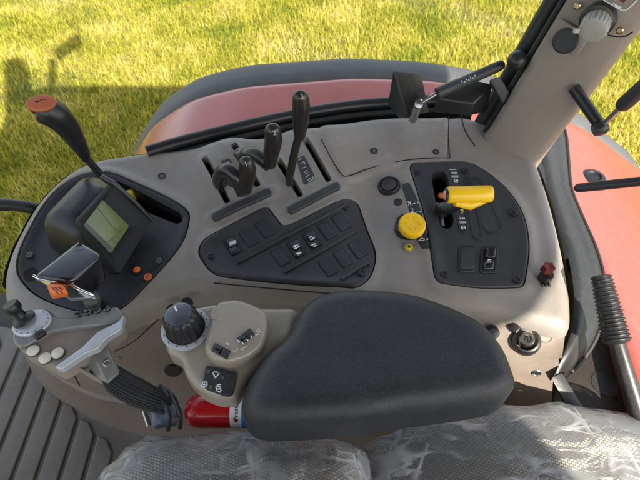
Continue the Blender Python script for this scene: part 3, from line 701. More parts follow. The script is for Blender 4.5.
ptext('1000',454,172.8,.0068,pp); ptext('1000E',454.3,176.4,.0064,pp)
ptext('540',462.3,218.5,.0068,pp); ptext('1000',462.8,222.5,.0068,pp)
strokes('symbol',[(450,169.5,456,169.3)],.0040,.6,'white',pp)
def ringmark(px,py,r,parent,off=.0040,m='white'):
    o,u,w,n=frame(px,py,1,0,off); lathe('symbol',[(r,0),(r,.0002),(r*.72,.0002),(r*.72,0)],o,n,m,parent,seg=20)
ringmark(456,180.6,.0044,pp); strokes('symbol',[(455,181,457.5,180)],.0041,.7,'white',pp)
ringmark(463.3,227.5,.0044,pp); strokes('symbol',[(462.3,228,464.8,227)],.0041,.7,'white',pp)
strokes('symbol',[(461,210,463,210),(462,213,463,212)],.0041,1,'yellow2',pp)

# --- round controls between the two panels
ls=decal('label_strip',[(401.5,185),(409,182.5),(416,197),(423,217),(428,240),(430,248.5),(422,249),(416,236),(408,206)],.0012,'panel2',con)
strokes('symbol',[(408.5,205,410,202),(410,202,411,205.5),(413,204,415,203.4),(417.5,203,418.6,202.4),(411,213,412.6,210.5),(412.6,210.5,413.4,213.5),(415,212.5,417.5,212),(420,211.5,421,211),(408,201.6,409,203),(412,208.5,413,209.5)],.0027,.75,'white',ls)
strokes('symbol',[(419,240.5,421.5,238),(421.5,238,424.5,239),(424.5,239,424,240.5),(419,240.5,424,240.5),(427,239.5,428,239)],.0027,.9,'white',ls)
o,u,w,n=frame(389,186,1,0,.001)
pb=lathe('push_button',[(.0225,-.004),(.0225,.003),(.0205,.006),(.018,.0062),(.0165,.003),(.0155,.003)],o,n,'black',con,seg=36,label='round black push button')
lathe('button_cap',[(.0155,.001),(.0152,.006),(.012,.0085),(.006,.0076),(1e-4,.0072)],o,n,'panel',pb,seg=32)
o,u,w,n=frame(398,202,1,0,.0005); lathe('plug_hole',[(.0085,-.002),(.008,.0012),(.006,.0007),(1e-4,.0005)],o,n,'black',con,seg=24)
o,u,w,n=frame(408,229,1,0,.000)
kb=lathe('yellow_knob_base',[(.0255,-.004),(.025,.016),(.023,.018),(1e-4,.018)],o,n,'black',con,seg=36)
tp=P(412,226,float(hf(o.x,o.y))+.024); ax=(tp-o).normalized(); 
n2=(n*2+ax).normalized()
kk=lathe('turn_knob',[(.0235,-.006),(.0243,-.003),(.0243,.005),(.0232,.0085),(.021,.0098),(.0175,.0094),(1e-4,.0090)],tp,n2,'yellow',kb,seg=40,label='yellow turn knob with raised arrows')
u2=n2.orthogonal().normalized(); w2=n2.cross(u2); mb=MB()
for k in range(6):
    a0=k*math.pi/3; c=[]
    for q in range(5):
        a=a0+q*.13; c.append(tp+n2*.0098+(u2*math.cos(a)+w2*math.sin(a))*(.0115+(.002 if q in(0,4) else 0)))
    mb.add(*tube_vf(c,.0009,6))
mb.build('raised_mark','yellow2',kk)
o,u,w,n=frame(409,248,1,0,.0008)
cl=lathe('small_collar',[(.0105,0),(.0095,.0025),(.0078,.0025),(.0075,.001)],o,n,'console',con,seg=28); lathe('small_button',[(.0072,0),(.007,.003),(.0045,.0042),(1e-4,.0042)],o,n,'yellow2',cl,seg=22,label='small yellow button')
lathe('button_pip',[(.0026,.0042),(.0024,.0052),(1e-4,.0054)],o,n,'black',cl,seg=12)

# --- wiring plug, ignition, plugs on the right end of the console
wp=thing('trailer_plug','small red and black electrical plug at the right end of the console','plug',PH(543,279))
o,u,w,n=frame(543,280,1,0,-.004)
tube('plug_body',[o,o+n*.012+u*.001,o+n*.020+u*.0015],[.0105,.0115,.011],'black',wp)
cp=o+n*.03+u*.001
b=MB(); b.add(*lathe_vf([(.0112,-.009),(.0118,.002),(.0095,.006),(.006,.0055),(1e-4,.003)],cp+w*.006,n+u*.05,12,(.2,0,2,2)))
b.build('plug_cap','redplug',wp)
for k in range(3): tube('wire',[o+u*(.004*k-.004),o+u*(.006*k-.006)-w*.012+n*.006,o+u*(.007*k-.004)-w*.024-n*.006],.0022,'black',wp,seg=8)
ig=thing('ignition_switch','black ignition switch with a bright key barrel at the right end of the console','switch',apron_at(526,342)[0])
c,n=apron_at(526,341); 
if n.dot(CAM-c)<0: n=-n
n=(n+Vector((-.2,.1,1))).normalized()
lathe('switch_collar',[(.024,-.012),(.024,.004),(.021,.010),(.018,.011)],c,n,'black',ig,seg=30)
lathe('key_barrel',[(.0125,-.01),(.0125,.016),(.010,.019),(.007,.019),(.0065,.016),(1e-4,.016)],c,n,'steel',ig,seg=26)
kx=c+n*.019; hexa('key_slot',[kx+Vector(q) for q in ((-.001,-.005,.003),(.001,-.005,.003),(.001,.005,.003),(-.001,.005,.003),(-.001,-.005,0),(.001,-.005,0),(.001,.005,0),(-.001,.005,0))],'black',ig,bev=.0004)
u=n.orthogonal().normalized()
hexa('side_tab',[c+n*.012+u*a+n.cross(u)*b_+n*h for h in (.006,-.006) for a,b_ in ((-.004,.018),(.010,.018),(.012,.034),(-.002,.034))],'black',ig,bev=.002)
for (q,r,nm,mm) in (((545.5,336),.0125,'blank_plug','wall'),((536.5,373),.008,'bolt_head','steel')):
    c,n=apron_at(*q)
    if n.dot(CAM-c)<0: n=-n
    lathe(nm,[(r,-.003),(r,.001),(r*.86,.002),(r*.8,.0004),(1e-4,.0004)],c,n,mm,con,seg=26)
c,n=apron_at(492,331)
if n.dot(CAM-c)<0: n=-n
lathe('side_knob',[(.011,-.004),(.011,.012),(.009,.016),(1e-4,.017)],c,n,'black',con,seg=22)
c,n=apron_at(173,370)
if n.dot(CAM-c)<0: n=-n
lathe('blank_plug',[(.0165,-.003),(.0165,.002),(.015,.004),(1e-4,.004)],c,n,'black',con,seg=26)
c,n=apron_at(117,358)
if n.dot(CAM-c)<0: n=-n
lathe('blank_plug',[(.006,-.003),(.006,.002),(1e-4,.002)],c,n,'wall',con,seg=18)

# ================================================================== monitor on the instrument panel
A=P(111,183,.105);B=P(150,221,.018);C=P(116,277,.018);D=P(75,222,.105)
E=P(85,166,.092);Fp=P(32,221,.092);G=P(44,255,-.015);Hh=P(106,190,-.02)
mo=thing('display_monitor','black hooded monitor with a green screen at the left end of the console','monitor',(B+C+G)/3)
fn=(B-A).cross(D-A).normalized()
if fn.dot(CAM-A)<0: fn=-fn
C=PL(116,277,A,fn)
def onF(px,py,off=0): return PL(px,py,A+fn*off,fn)
hv,hfc=hexa_vf([A,D,Fp,E,B,C,G,Hh],.033,8)
obj('housing',hv,hfc,'black',mo,smooth=50)
cen=(A+B+C+D)/4
outer=rounded([cen+(q-cen)*1.0 for q in (A,D,C,B)],.010,4)
inner=rounded([onF(*q) for q in ((102,200),(82.5,226.5),(110.5,253),(128.5,226))],.004,4)
k=len(outer); v=[];f=[]
lev=[(outer,-.006),(outer,.005),([o_+(cen-o_)*.03 for o_ in outer],.008),([i_+(o_-i_)*.35 for o_,i_ in zip(outer,inner)],.0075),(inner,.0006),(inner,-.003)]
for lp,h in lev: v+=[p+fn*h for p in lp]
for j in range(len(lev)-1):
    for i in range(k): f.append((j*k+i,j*k+(i+1)%k,(j+1)*k+(i+1)%k,(j+1)*k+i))
obj('bezel',v,f,'bezel',mo,smooth=45)
scr=plate('screen',[p+(p-cen)*.02+fn*.0004 for p in inner],fn,.0012,'lcd',mo,bev=.0002)
mb=MB()
for (a,b,c,d) in ((97,207,118,233),(118,233,124,228),(108,242.5,117.5,235),(112.5,239.5,117,244.5)):
    p,q=onF(a,b,.0020),onF(c,d,.0020); t=(q-p).normalized(); s=fn.cross(t)*.0007
    mb.add([p+s,q+s,q-s,p-s],[(0,1,2,3)])
b4=[onF(a,b,.0021) for a,b in ((83,226.3),(86,222.3),(113.3,248.3),(110.6,252))]; mb.add(b4,[(0,1,2,3)])
mb.build('screen_graphics','lcdline',scr,smooth=0)
# hood lip over the screen
tube('hood_lip',[E.lerp(A,.7)+Vector((0,0,.002)),A+fn*.006,A.lerp(B,.5)+fn*.010,B+fn*.006],.0045,'black',mo,seg=10)

# ================================================================== glossy shift handle with the orange button
a_=P(79,238,.105);b_=P(103,253,.105);c_=P(68,282,.120);d_=P(31,276,.120)
sh=thing('shift_handle','glossy black shift handle with chrome edge and orange button beside the monitor','lever',P(92,300,0))
a0=P(84,262,.05);b0=P(108,280,.055);c0=P(97,297,.06);d0=P(45,289,.075)
hexa('handle',[a_,b_,c_,d_,a0,b0,c0,d0],'gloss',sh,bev=.009,seg=4)
rim=[P(33,275.5,.117),P(41,279,.113),P(55,281.5,.110),P(68,283,.108),P(80,290,.10),P(92,295,.09),P(99,299,.075)]
tube('chrome_strip',catmull(rim,n=5),.0022,'chrome',sh,seg=10)
hexa('front_insert',[P(36,279,.117),P(66,284,.110),P(97,299,.072),P(70,299,.085),P(38,281,.095),P(66,287,.095),P(96,301,.062),P(70,301,.07)],'chrome',sh,bev=.002)
ob=hexa('orange_button',[P(46,284,.128),P(63,284.5,.128),P(69,293,.122),P(52,295,.120),P(47,286,.10),P(63,287,.10),P(69,297,.10),P(52,300,.098)],'orange',sh,bev=.004,seg=3)
o=P(57,291.5,.1262); 
mb=MB()
for (x0,y0,x1,y1) in ((52,287.5,55,290.5),(55,287.5,58,290.5),(55.5,291,58,293.5),(59,287,62,290),(60,291,63,293.5)):
    p,q=P(x0,y0,.1285),P(x1,y1,.1268); t=(q-p).normalized(); s=t.cross(Vector((0,-.6,.8))).normalized()*.0008; mb.add([p+s,q+s,q-s,p-s],[(0,1,2,3)])
mb.build('symbol','black',ob,smooth=0)
tube('stem',[P(92,298,.065),P(93,303,.035),P(92,300,-.01)],[.011,.012,.014],'grey',sh)

# ================================================================== orange-capped lever at the far left
ol=thing('orange_capped_lever','black curved lever with an orange oval cap, far left of the console','lever',PH(117,190,-.02))
yb=.735
tube('shaft',[PH(122,205,-.03),PY(106,181,yb),PY(84,155,yb)],[.0075,.0075,.0072],'black',ol)
pth=[PY(86,158,yb),PY(79,145,yb),PY(68,128,yb-.002),PY(57,116,yb-.006),PY(46,110,yb-.010),PY(40,107,yb-.012),PY(37,106,yb-.013)]
rr=[.0085,.0145,.0205,.0245,.0250,.0215,.014]
p2=catmull(pth,n=6); r2=list(np.interp(np.linspace(0,len(pth)-1,len(p2)),range(len(pth)),rr))
p2,r2=round_ends(p2,r2,6)
tube('knob',p2,r2,'black',ol,seg=26)
tc_=PY(41,103,yb-.040); n=(CAM-tc_).normalized()*.35+Vector((-.15,-.2,1)).normalized(); n.normalize()
u=Vector((1,.1,0)); u=(u-n*u.dot(n)).normalized(); w=n.cross(u)
lp=[tc_-n*.002+u*.0245*math.cos(t)+w*.0155*math.sin(t) for t in np.linspace(0,2*math.pi,36,endpoint=False)]
cp=plate('cap',lp,n,.0045,'orangecap',ol,bev=.003)
tube('symbol',[tc_+n*.0028+u*q*.001+w*(.003+.0022*math.sin(q*.35)) for q in range(-9,10)],.0006,'black',cp,seg=6)

# ================================================================== spool levers
def lever(label,shaft,sr,knob,kr,mark=None,markpx=None,sx=1,hook=False):
    t=thing('hydraulic_lever',label,'lever',shaft[0],group='hydraulic levers in the console slots')
    sr=[q*(1.55 if len(sr)>6 or hook else 1) for q in sr]
    p=catmull(shaft,n=7); tube('shaft',p,list(np.interp(np.linspace(0,1,len(p)),np.linspace(0,1,len(sr)),sr)),'knob',t,seg=14,sx=sx)
    k=catmull(knob,n=7); r=list(np.interp(np.linspace(0,1,len(k)),np.linspace(0,1,len(kr)),kr)); k,r=round_ends(k,r,6)
    kn=tube('knob',k,r,'knob',t,seg=24,sy=.85)
    if mark:
        pm=PY(*markpx); n=(CAM-pm).normalized(); u=(Vector((1,0,0))-n*n.x).normalized(); w=n.cross(u)
        text('number',mark,.012,pm,u*.95+w*.25,w*.95-u*.25,'greyprint',kn)
    return t
lever('tall straight hydraulic lever, the tallest of the slotted levers',[PY(292,192,.715),PY(289.5,180,.722),PY(291,170,.727),PY(295,150,.735),PY(299,136,.738),PY(300,128,.739)],[.0075,.0078,.0078,.0078,.008,.008],
      [PY(299.7,136,.738),PY(300.5,122,.740),PY(301,108,.742),PY(300.5,98,.744)],[.0105,.0148,.0162,.0145],'3',(302,96.5,.722))
lever('short hooked hydraulic lever with a 2 on its knob, between the other two',[PY(238,153,.79),PY(243,156.5,.775),PY(248,154,.762),PY(256,154.5,.75),PY(264,160,.735),PY(270,165,.725)],[.0075,.0085,.009,.009,.009,.0095],
      [PY(270,164,.722),PY(271.5,152,.722),PY(273.5,140,.724),PY(273,131,.726)],[.0115,.0150,.0165,.0150],'2',(274.5,133,.708),hook=True)
lever('short hooked hydraulic lever lowest and leftmost of the three in slots',[PY(223,191,.715),PY(219.5,181,.708),PY(221.5,173,.700),PY(228,170.5,.69),PY(235,175,.682),PY(240.5,184,.676),PY(244.5,192,.672)],[.0078,.0088,.009,.0092,.0092,.0098,.0105],
      [PY(245.5,190,.668),PY(247,180,.668),PY(247.5,170,.670),PY(246.5,163,.672)],[.0115,.0145,.0155,.0135],'1',(246,164,.653),hook=True)

# ================================================================== yellow lever
yl=thing('yellow_lever','yellow cylinder-grip lever standing in the right-hand slotted panel','lever',PH(443,212,-.02))
tube('neck',catmull([PH(444,214,-.02),P(441,209,.022),P(452,207,.04),P(462,201,.058),P(470,197,.07)],n=5),.0118,'black',yl,seg=16)
ga=P(447,195,.082);gb=P(492,194,.082)
pth=[ga.lerp(gb,t) for t in (0,.02,.06,.3,.7,.94,.985,1)]
tube('grip',pth,[.0125,.0142,.0148,.015,.0152,.0152,.0140,.0115],'yellow',yl,seg=28,up=(0,0,1),smooth=50)
tube('grip_web',[P(455,203,.070),P(470,205,.064),P(486,199,.073)],[.006,.0095,.007],'yellow',yl,seg=14)
ax=(ga-gb).normalized()
bt=lathe('end_ring',[(.0118,-.002),(.0118,.003),(.0095,.0045),(.009,.002)],ga,ax,'black',yl,seg=26)
lathe('end_button',[(.0088,0),(.0088,.0035),(.0065,.0055),(1e-4,.006)],ga,ax,'peach',yl,seg=24,label='pale orange push button end')

# ================================================================== joystick console on its boot
jo=thing('joystick_console','grey and taupe joystick pod with thumb stick and cream buttons above the floor mat','joystick',P(60,352,-.06))
JZ=.055
def JP(pts,z=JZ): return [V2(P(a,b,z)) for a,b in pts]
def jskin(name,pts,z,wall,m,parent,r=3,bev=.004,**k): return skin(name,JP(px2(rounded(pts,r,4)),z),const(z),m,parent,bev=bev,pitch=.009,wall=wall,step=.004,bottom=True,**k)
jskin('body',[(13,341),(20,327),(52,318),(78,325),(118,312),(122,324),(104,340),(84,354),(57,369),(40,360),(20,350)],JZ-.006,.03,'joybrown',jo,r=4,bev=.006)
rim=jskin('rim',[(11,339),(14,325),(24,312),(36,307),(48,308.5),(56,317),(76,317),(104,308),(117,305),(124,315),(121,322),(97,325),(76,327),(50,331),(24,346),(17,347)],JZ+.003,.016,'joyrim',jo,r=4,bev=.005)
# silver blade along the right edge
jskin('trim_blade',[(124,314),(121,329),(106,338),(98,348),(85,353),(61,369),(54,367),(82,347),(98,331),(117,322)],JZ+.006,.010,'silver',jo,r=2,bev=.002)
for q in ((79,314.2),(88,312.6),(97.5,310.8),(107,309)):
    o=P(q[0],q[1],JZ+.003); lathe('rim_button',[(.0058,0),(.0058,.003),(.0045,.0045),(1e-4,.005)],o,(0,0,1),'gloss',rim,seg=20)
for q in ((34,351.5),(46,359),(58.5,354)):
    o=P(q[0],q[1],JZ-.006); b=lathe('button_collar',[(.0098,0),(.0096,.0022),(.0085,.0024)],o,(0,0,1),'grey',jo,seg=26)
    lathe('cream_button',[(.0086,0),(.0086,.004),(.0068,.0056),(1e-4,.0062)],o,(0,0,1),'cream',b,seg=26)
o=P(33,324,JZ+.002); n=Vector((-.05,-.12,1)).normalized()
u=Vector((1,.35,0)).normalized(); w=Vector((-.35,1,0)).normalized()
dpl=plate('dial_plate',[o+u*.0275*math.cos(t)+w*.0215*math.sin(t) for t in np.linspace(0,2*math.pi,40,endpoint=False)],(0,0,1),.0055,'silver',jo,bev=.0025)
for q in range(9):
    t=-2.6+q*.42; p=o+u*.0235*math.cos(t)+w*.0178*math.sin(t)+Vector((0,0,.0058)); lathe('dial_mark',[(.0009,0),(.0009,.0002),(1e-4,.0002)],p,(0,0,1),'black',dpl,seg=8)
q=o+Vector((-.012,.004,.005)); ax=Vector((-.35,.25,1)).normalized()
ts=lathe('thumb_stick',[(.0165,0),(.0165,.003),(.014,.005),(.0085,.008),(.0075,.016),(.0095,.020),(.0115,.022),(.0118,.030),(.0105,.033),(1e-4,.0335)],q,ax,'black',jo,seg=30,gear=(.10,5,8,3))
p=P(40,334,JZ+.008); hexa('mode_switch',[p+Vector(q) for q in ((-.009,-.003,.004),(-.001,-.009,.004),(.009,.001,.004),(.001,.008,.004),(-.010,-.004,-.004),(-.001,-.010,-.004),(.010,.001,-.004),(.001,.009,-.004))],'black',jo,bev=.0025)
hexa('bracket',[P(90,347,.042),P(106,342,.038),P(121,373,.02),P(107,385,.025),P(70,367,.0),P(101,340,-.02),P(117,373,-.04),P(106,386,-.03)],'joyrim',jo,bev=.005)
o=P(107,363,.031); lathe('bracket_screw',[(.0055,-.004),(.0055,.001),(.004,.0016),(.0034,0),(1e-4,0)],o,(.1,-.3,1),'steel',jo,seg=18)
hexa('bracket_lip',[P(71,366,.028),P(76,365,.028),P(110,383,.010),P(106,386,.010),P(71,367,.018),P(76,366,.018),P(110,384,.0),P(106,387,.0)],'joybrown',jo,bev=.0015)
bp=catmull([P(108,372,.012),P(120,383,.0),P(136,392,-.01),P(152,399,-.02),P(168,405,-.03)],n=5)
br_=list(np.interp(np.linspace(0,1,len(bp)),(0,.2,.5,.8,1),(.0135,.018,.0195,.0165,.0145)))
bt=tube('ribbed_boot',bp,br_,'rubber',jo,seg=26,sx=.8)
for k in range(26):                         # long soft folds of the boot
    a=k/26*2*math.pi; c=[]
    for i,pnt in enumerate(bp):
        t=(bp[min(i+1,len(bp)-1)]-bp[max(i-1,0)]).normalized(); uu=Vector((0,0,1)); uu=(uu-t*uu.dot(t)).normalized(); ww=t.cross(uu); r=br_[i]
        c.append(pnt+uu*math.cos(a)*r*.8*1.0+ww*math.sin(a)*r)
    tube('boot_fold',c,.0012,'rubber',bt,seg=8)
hexa('taped_joint',[P(150,407,-.03),P(172,402,-.03),P(178,424,-.045),P(152,428,-.045),P(152,410,-.07),P(172,406,-.07),P(178,426,-.08),P(154,430,-.08)],'tape',jo,bev=.006)
for (pa,pb_) in (((160,386),(170,404)),((166,388),(178,416)),((172,398),(180,428)),((163,402),(168,430))):
    tube('cable',catmull([P(pa[0],pa[1],.0),P((pa[0]+pb_[0])/2+4,(pa[1]+pb_[1])/2,.006),P(pb_[0],pb_[1],-.03)],n=5),.0032,'black',jo,seg=8)
tube('pin',[P(144,411,-.05),P(149,426,-.06)],.0038,'steel',jo)

# ================================================================== armrest
ar=thing('armrest','black moulded armrest pad with a champagne control pod on its front end','armrest',P(380,380,.02))
AZT,AZB=.112,.035
far=[(262,360),(272,349),(286,338),(293,324),(299,311),(309,301),(322,294),(350,289.5),(380,290.5),(410,294),(440,303),(462,314),(480,325),(494,342),(503,358),(508,376)]
near=[(510,388),(507,399),(499,407),(487,415),(462,419),(430,424),(395,428),(370,434),(330,437.5),(300,439.5),(275,440),(257,437),(246,424),(243,410),(247,388)]
zs_far=[.085,.092]+[AZT-.018]*9+[.090,.085,.080,.075,.070]; zs_near=[.064,.052,.042]+[AZB]*9+[.045,.055,.068]
plan=[V2(P(a,b,z)) for (a,b),z in zip(far,zs_far)]+[V2(P(a,b,z)) for (a,b),z in zip(near,zs_near)]
plan=[V2(p) for p in catmull([Vector((p.x,p.y,0)) for p in plan],True,5)]
plan=[Vector(p) for p in resample(plan,.006)]
for _ in range(7): plan=[(plan[i-1]+plan[i]*2+plan[(i+1)%len(plan)])/4 for i in range(len(plan))]

def atop(x,y): 
    return AZT-.020*np.clip((-.045-x)/.05,0,1)**2*.6-.004*np.clip((.40-y)/.1,0,1)+.0*x
pad=skin('armrest_pad',plan,atop,'arm',ar,bev=.028,rz=.028,pitch=.008,wall=.05,step=.006,bottom=True,smooth=80)
# --- control pod
def pskin(name,pts,z,wall,m,parent,r=4,bev=.006,rz=None,zf=None,**k): return skin(name,[V2(P(a,b,z)) for a,b in px2(rounded(pts,r,4))],zf or const(z),m,parent,bev=bev,rz=rz,pitch=.0075,wall=wall,step=.004,bottom=True,smooth=60,**k)
PZ=.075
pod=pskin('control_pod',[(164,343),(167,330),(184,308),(212,302),(240,300),(262,306),(299,306),(292,340),(270,352),(250,372),(240,386),(235,396),(219,397),(202,391),(190,380),(184,372),(179,356),(167,351)],PZ,.024,'pod',ar,r=9,bev=.012)
blk=pskin('raised_block',[(206,331),(213,308),(217,300),(236,297),(252,302),(267,310),(267,330),(262,346),(248,356),(228,362),(212,358),(203,348)],PZ+.022,.026,'pod',pod,r=5,bev=.010)
pskin('grip_scoop',[(212,308),(226,305),(222,320),(209,318)],PZ+.0232,.002,'pod',blk,r=4,bev=.0015)
o=P(186,329,PZ); 
dr=lathe('dial_ring',[(.0345,0),(.0345,.002),(.031,.004),(.028,.004),(.027,.0)],o,(0,0,1),'greyprint',pod,seg=44)
for k in range(14):
    t=k/14*2*math.pi; p=o+Vector((math.cos(t)*.0305,math.sin(t)*.0305,.0042)); lathe('dial_mark',[(.0011,0),(.0011,.0003),(1e-4,.0003)],p,(0,0,1),'black',dr,seg=8)
DAX=Vector((-.09,.05,1)).normalized()
dk=lathe('dial_knob',[(.0275,.001),(.0275,.006),(.0262,.010),(.0245,.028),(.0225,.033),(.0195,.036),(.012,.037),(1e-4,.037)],o,DAX,'black',pod,seg=64,gear=(.09,1,4,4))
top_o=o+DAX*.0372; lathe('dial_cap',[(.0185,-.002),(.0183,.001),(.016,.0022),(1e-4,.0026)],top_o,DAX,'dialcap',dk,seg=36)
dd_=Vector((-.5,.85,0)); dd_=(dd_-DAX*dd_.dot(DAX)).normalized(); ss_=DAX.cross(dd_)*.0012; p=top_o+dd_*.003+DAX*.0031; q=top_o+dd_*.013+DAX*.0031; s=ss_; obj('dial_pointer',[p+s,q+s,q-s,p-s],[(0,1,2,3)],'white',dk,smooth=0)
def prock(c,ang,L_,W_,z):
    a=R(ang); d=Vector((math.cos(a),math.sin(a))); e=Vector((-d.y,d.x)); c=V2(c)
    lp=[c-d*L_-e*W_,c+d*L_-e*W_,c+d*L_+e*W_,c-d*L_+e*W_]
    fr=pskin('rocker_frame',lp,z,.004,'black',blk,r=1.5,bev=.0015)
    for s_ in (-1,1): pskin('rocker_button',[c+d*(L_*.5*s_)+x for x in (-d*L_*.4-e*W_*.62,d*L_*.4-e*W_*.62,d*L_*.4+e*W_*.62,-d*L_*.4+e*W_*.62)],z+.004,.004,'gloss' if s_<0 else 'panel',fr,r=1.2,bev=.0015)
    return fr
def pmark(segs,z,par,w=.8,m='white'):
    b=MB()
    for (x0,y0,x1,y1) in segs:
        a=P(x0,y0,z);c=P(x1,y1,z); d=(c-a).normalized()*.0008*w; s=Vector((-d.y,d.x,0)); b.add([a-d+s,c+d+s,c+d-s,a-d-s],[(0,1,2,3)])
    b.build('symbol',m,par,smooth=0)
prock((221,350.5),28,9,4.5,PZ+.0235); r2_=prock((246,336),-38,8.5,4.2,PZ+.0235)
pmark([(238,340.5,239.5,342),(242,342.5,243.3,344),(247,339.5,248,340.5),(251,336,252,337.5)],PZ+.0282,r2_,.9)
pmark([(226,343.2,229,345),(229,345,228.5,342.8),(232,350.5,235,351.5),(236,350,238,349),(240,349,243,350),(243,348,247,346.5),(256,330.5,258,333),(258.5,329,260,332),(256,335,259,334)],PZ+.0224,blk,.65)
kp=pskin('keypad',[(206,365),(238,372),(232.5,394),(226,395.5),(205,388),(202.5,383)],PZ+.0035,.004,'panel',pod,r=3,bev=.0015)
for (x,y) in ((208.5,371.5),(222.5,378),(211,387)):
    lathe('key_dot',[(.0024,0),(.0023,.0006),(1e-4,.0007)],P(x,y,PZ+.0035),(0,0,1),'grey',kp,seg=14)
pmark([(213,373,215.5,378),(215.5,378,219,373.5),(213,373,214.5,371.8),(214.5,371.8,217.5,372.3),(216,387,220,386.5),(216,387,217,391),(217,391,220,392),(220,386.5,221,390.5),(217.5,385,220.5,384.5),(217,389,220.5,389)],PZ+.0038,kp,1.0)
o=P(204.5,384.5,PZ+.0036); lathe('symbol',[(.0042,0),(.0042,.0002),(.0030,.0002),(.0030,0)],o,(0,0,1),'white',kp,seg=20); pmark([(203,384.5,206,384.5),(204.5,383,204.5,386)],PZ+.0038,kp,.6)
tube('bracket_arm',[P(300,330,.05),P(262,360,.04)],.02,'pod',ar,seg=18)

# ================================================================== extinguisher lying behind the armrest
ex=thing('fire_extinguisher','small red fire extinguisher lying under the armrest, white label showing','extinguisher',P(216,414,-.09))
ec=P(185,411,-.06); ed=P(300,410,-.06); ax=(ed-ec).normalized(); er=.0255
lathe('cylinder',[(1e-4,.001),(er*.55,.003),(er*.85,.009),(er*.98,.018),(er,.028),(er,.20),(er*.6,.23)],ec,ax,'red',ex,seg=44,smooth=60)
side=ax.cross(Vector((0,0,1))).normalized()
def cyl(s,ang,r): return ec+ax*s+(Vector((0,0,1))*math.cos(ang)+side*math.sin(ang))*r
def band(name,s0,s1,m,r,a0=-1.9,a1=1.9):
    v=[];f=[]
    for i in range(25):
        a=a0+(a1-a0)*i/24
        for s in (s0,s1): v.append(cyl(s,a,r))
    for i in range(24): f.append((2*i,2*i+1,2*i+3,2*i+2))
    return obj(name,v,f,m,ex)
sl=(P(229.5,411,-.035)-ec).dot(ax); sl2=(P(241,411,-.035)-ec).dot(ax)
lb=band('label',sl,sl2,'white',er+.0004); band('label_stripe',sl2,sl2+.03,'blue',er+.0004)
tc_=(CAM-(ec+ax*sl)); vec=tc_-ax*tc_.dot(ax); ang=math.atan2(vec.dot(side),vec.z)
sgn=1 if side.y<0 else -1
mid_s=sl+(sl2-sl)*.55
def project(p):
    d=p-CAM; z=d.y*CP-d.z*SP; return 320+F*d.x/z, 240-F*(d.y*SP+d.z*CP)/z
angs=np.linspace(ang-1.3,ang+1.3,200); ang=float(min(angs,key=lambda a:abs(project(cyl(mid_s,a,er))[1]-411.5)))
angf=float(min(np.linspace(ang-.9,ang+.9,200),key=lambda a:abs(project(cyl(mid_s,a,er))[1]-420.5)))
def bend(cx):                                # text runs round the barrel, reading away from the camera
    return cyl(mid_s-cx.y, ang-sgn*cx.x/er, er+.0007+cx.z)
text('lettering','Presto',.0098,(0,0,0),(1,0,0),(0,1,0),'black',lb,bend=lambda c: bend(c))
def bend2(s,a): return cyl(s,a,er+.0008)
v=[bend2(mid_s+.0035*math.cos(t)*(1 if math.cos(t)>0 else .8),angf+.11*math.sin(t)) for t in np.linspace(0,2*math.pi,14,endpoint=False)]
obj('label_flame',v,[tuple(range(14))],'red',lb,smooth=0)

# ================================================================== seat with protective film
st=thing('seat','grey woven fabric operator seat in the foreground under clear film','seat',(.05,.1,-.3))
def mound(zc,fx,fy): return lambda x,y: zc+fx(x)+fy(y)
cush_px=[(88,490),(94,464),(110,447),(136,436),(180,429),(225,426.5),(270,428),(310,430),(345,432),(366,447),(372,470),(376,500)]
CZ=-.005
cpl=[V2(P(a,b,CZ)) for a,b in cush_px]; x0,x1=cpl[0].x,cpl[-1].x
cl_=[V2(p) for p in catmull([Vector((p.x,p.y,0)) for p in cpl],n=4)]+[Vector((x1,-.15)),Vector((x1-.05,-.30)),Vector((x0+.05,-.30)),Vector((x0-.03,-.15))]
def cz(x,y): return CZ-.03+.035*np.clip((.2-y)/.1,-1,1)*0+.03*np.sin(np.clip((x-x0)/(x1-x0),0,1)*np.pi)**.6
skin('cushion',cl_,cz,'fabric',st,bev=.07,rz=.06,pitch=.012,wall=.12,step=.009,smooth=80)
back_px=[(366,500),(368,470),(376,438),(392,424),(420,413),(455,405),(500,402),(545,402),(590,404),(640,409),(690,417)]
BZ=-.065
bpl=[V2(P(a,b,BZ)) for a,b in back_px]; bx0,bx1=bpl[0].x,bpl[-1].x
bl_=[V2(p) for p in catmull([Vector((p.x,p.y,0)) for p in bpl],n=4)]+[Vector((bx1+.06,.05)),Vector((bx1+.05,-.30)),Vector((bx0+.02,-.30)),Vector((bx0,-.1))]
def bz(x,y): return BZ-.008+.02*np.sin(np.clip((x-bx0)/(bx1-bx0),0,1)*np.pi)
skin('backrest',bl_,bz,'fabric',st,bev=.07,rz=.06,pitch=.012,wall=.14,step=.009,smooth=80)
# film: one crumpled sheet over each lump
def ridges(x,y,seed,amp):
    rs=np.random.RandomState(seed); e=np.zeros(len(x))
    for k in range(26):
        a=rs.uniform(-.5,1.1); cx=rs.uniform(x.min(),x.max()); cy=rs.uniform(max(y.min(),.10),y.max())
        u=(x-cx)*math.cos(a)+(y-cy)*math.sin(a); w=-(x-cx)*math.sin(a)+(y-cy)*math.cos(a)+.15*u*u*rs.uniform(-8,8)
        e+=amp*rs.uniform(.3,1)*np.exp(-(u/rs.uniform(.02,.07))**2)*np.exp(-np.abs(w)/rs.uniform(.0025,.006))
    return e
film_px=[(70,500),(76,470),(86,452),(104,441),(112,432),(132,424),(140,420),(180,424),(215,419),(250,420),(290,423),(330,425),(352,428),(372,438),(378,470),(382,500)]
fz_=[V2(P(a,b,CZ+.008)) for a,b in film_px]
fl=[V2(p) for p in catmull([Vector((p.x,p.y,0)) for p in fz_],n=4)]+[Vector((x1+.02,-.15)),Vector((x1-.03,-.31)),Vector((x0+.0,-.31)),Vector((x0-.05,-.15))]
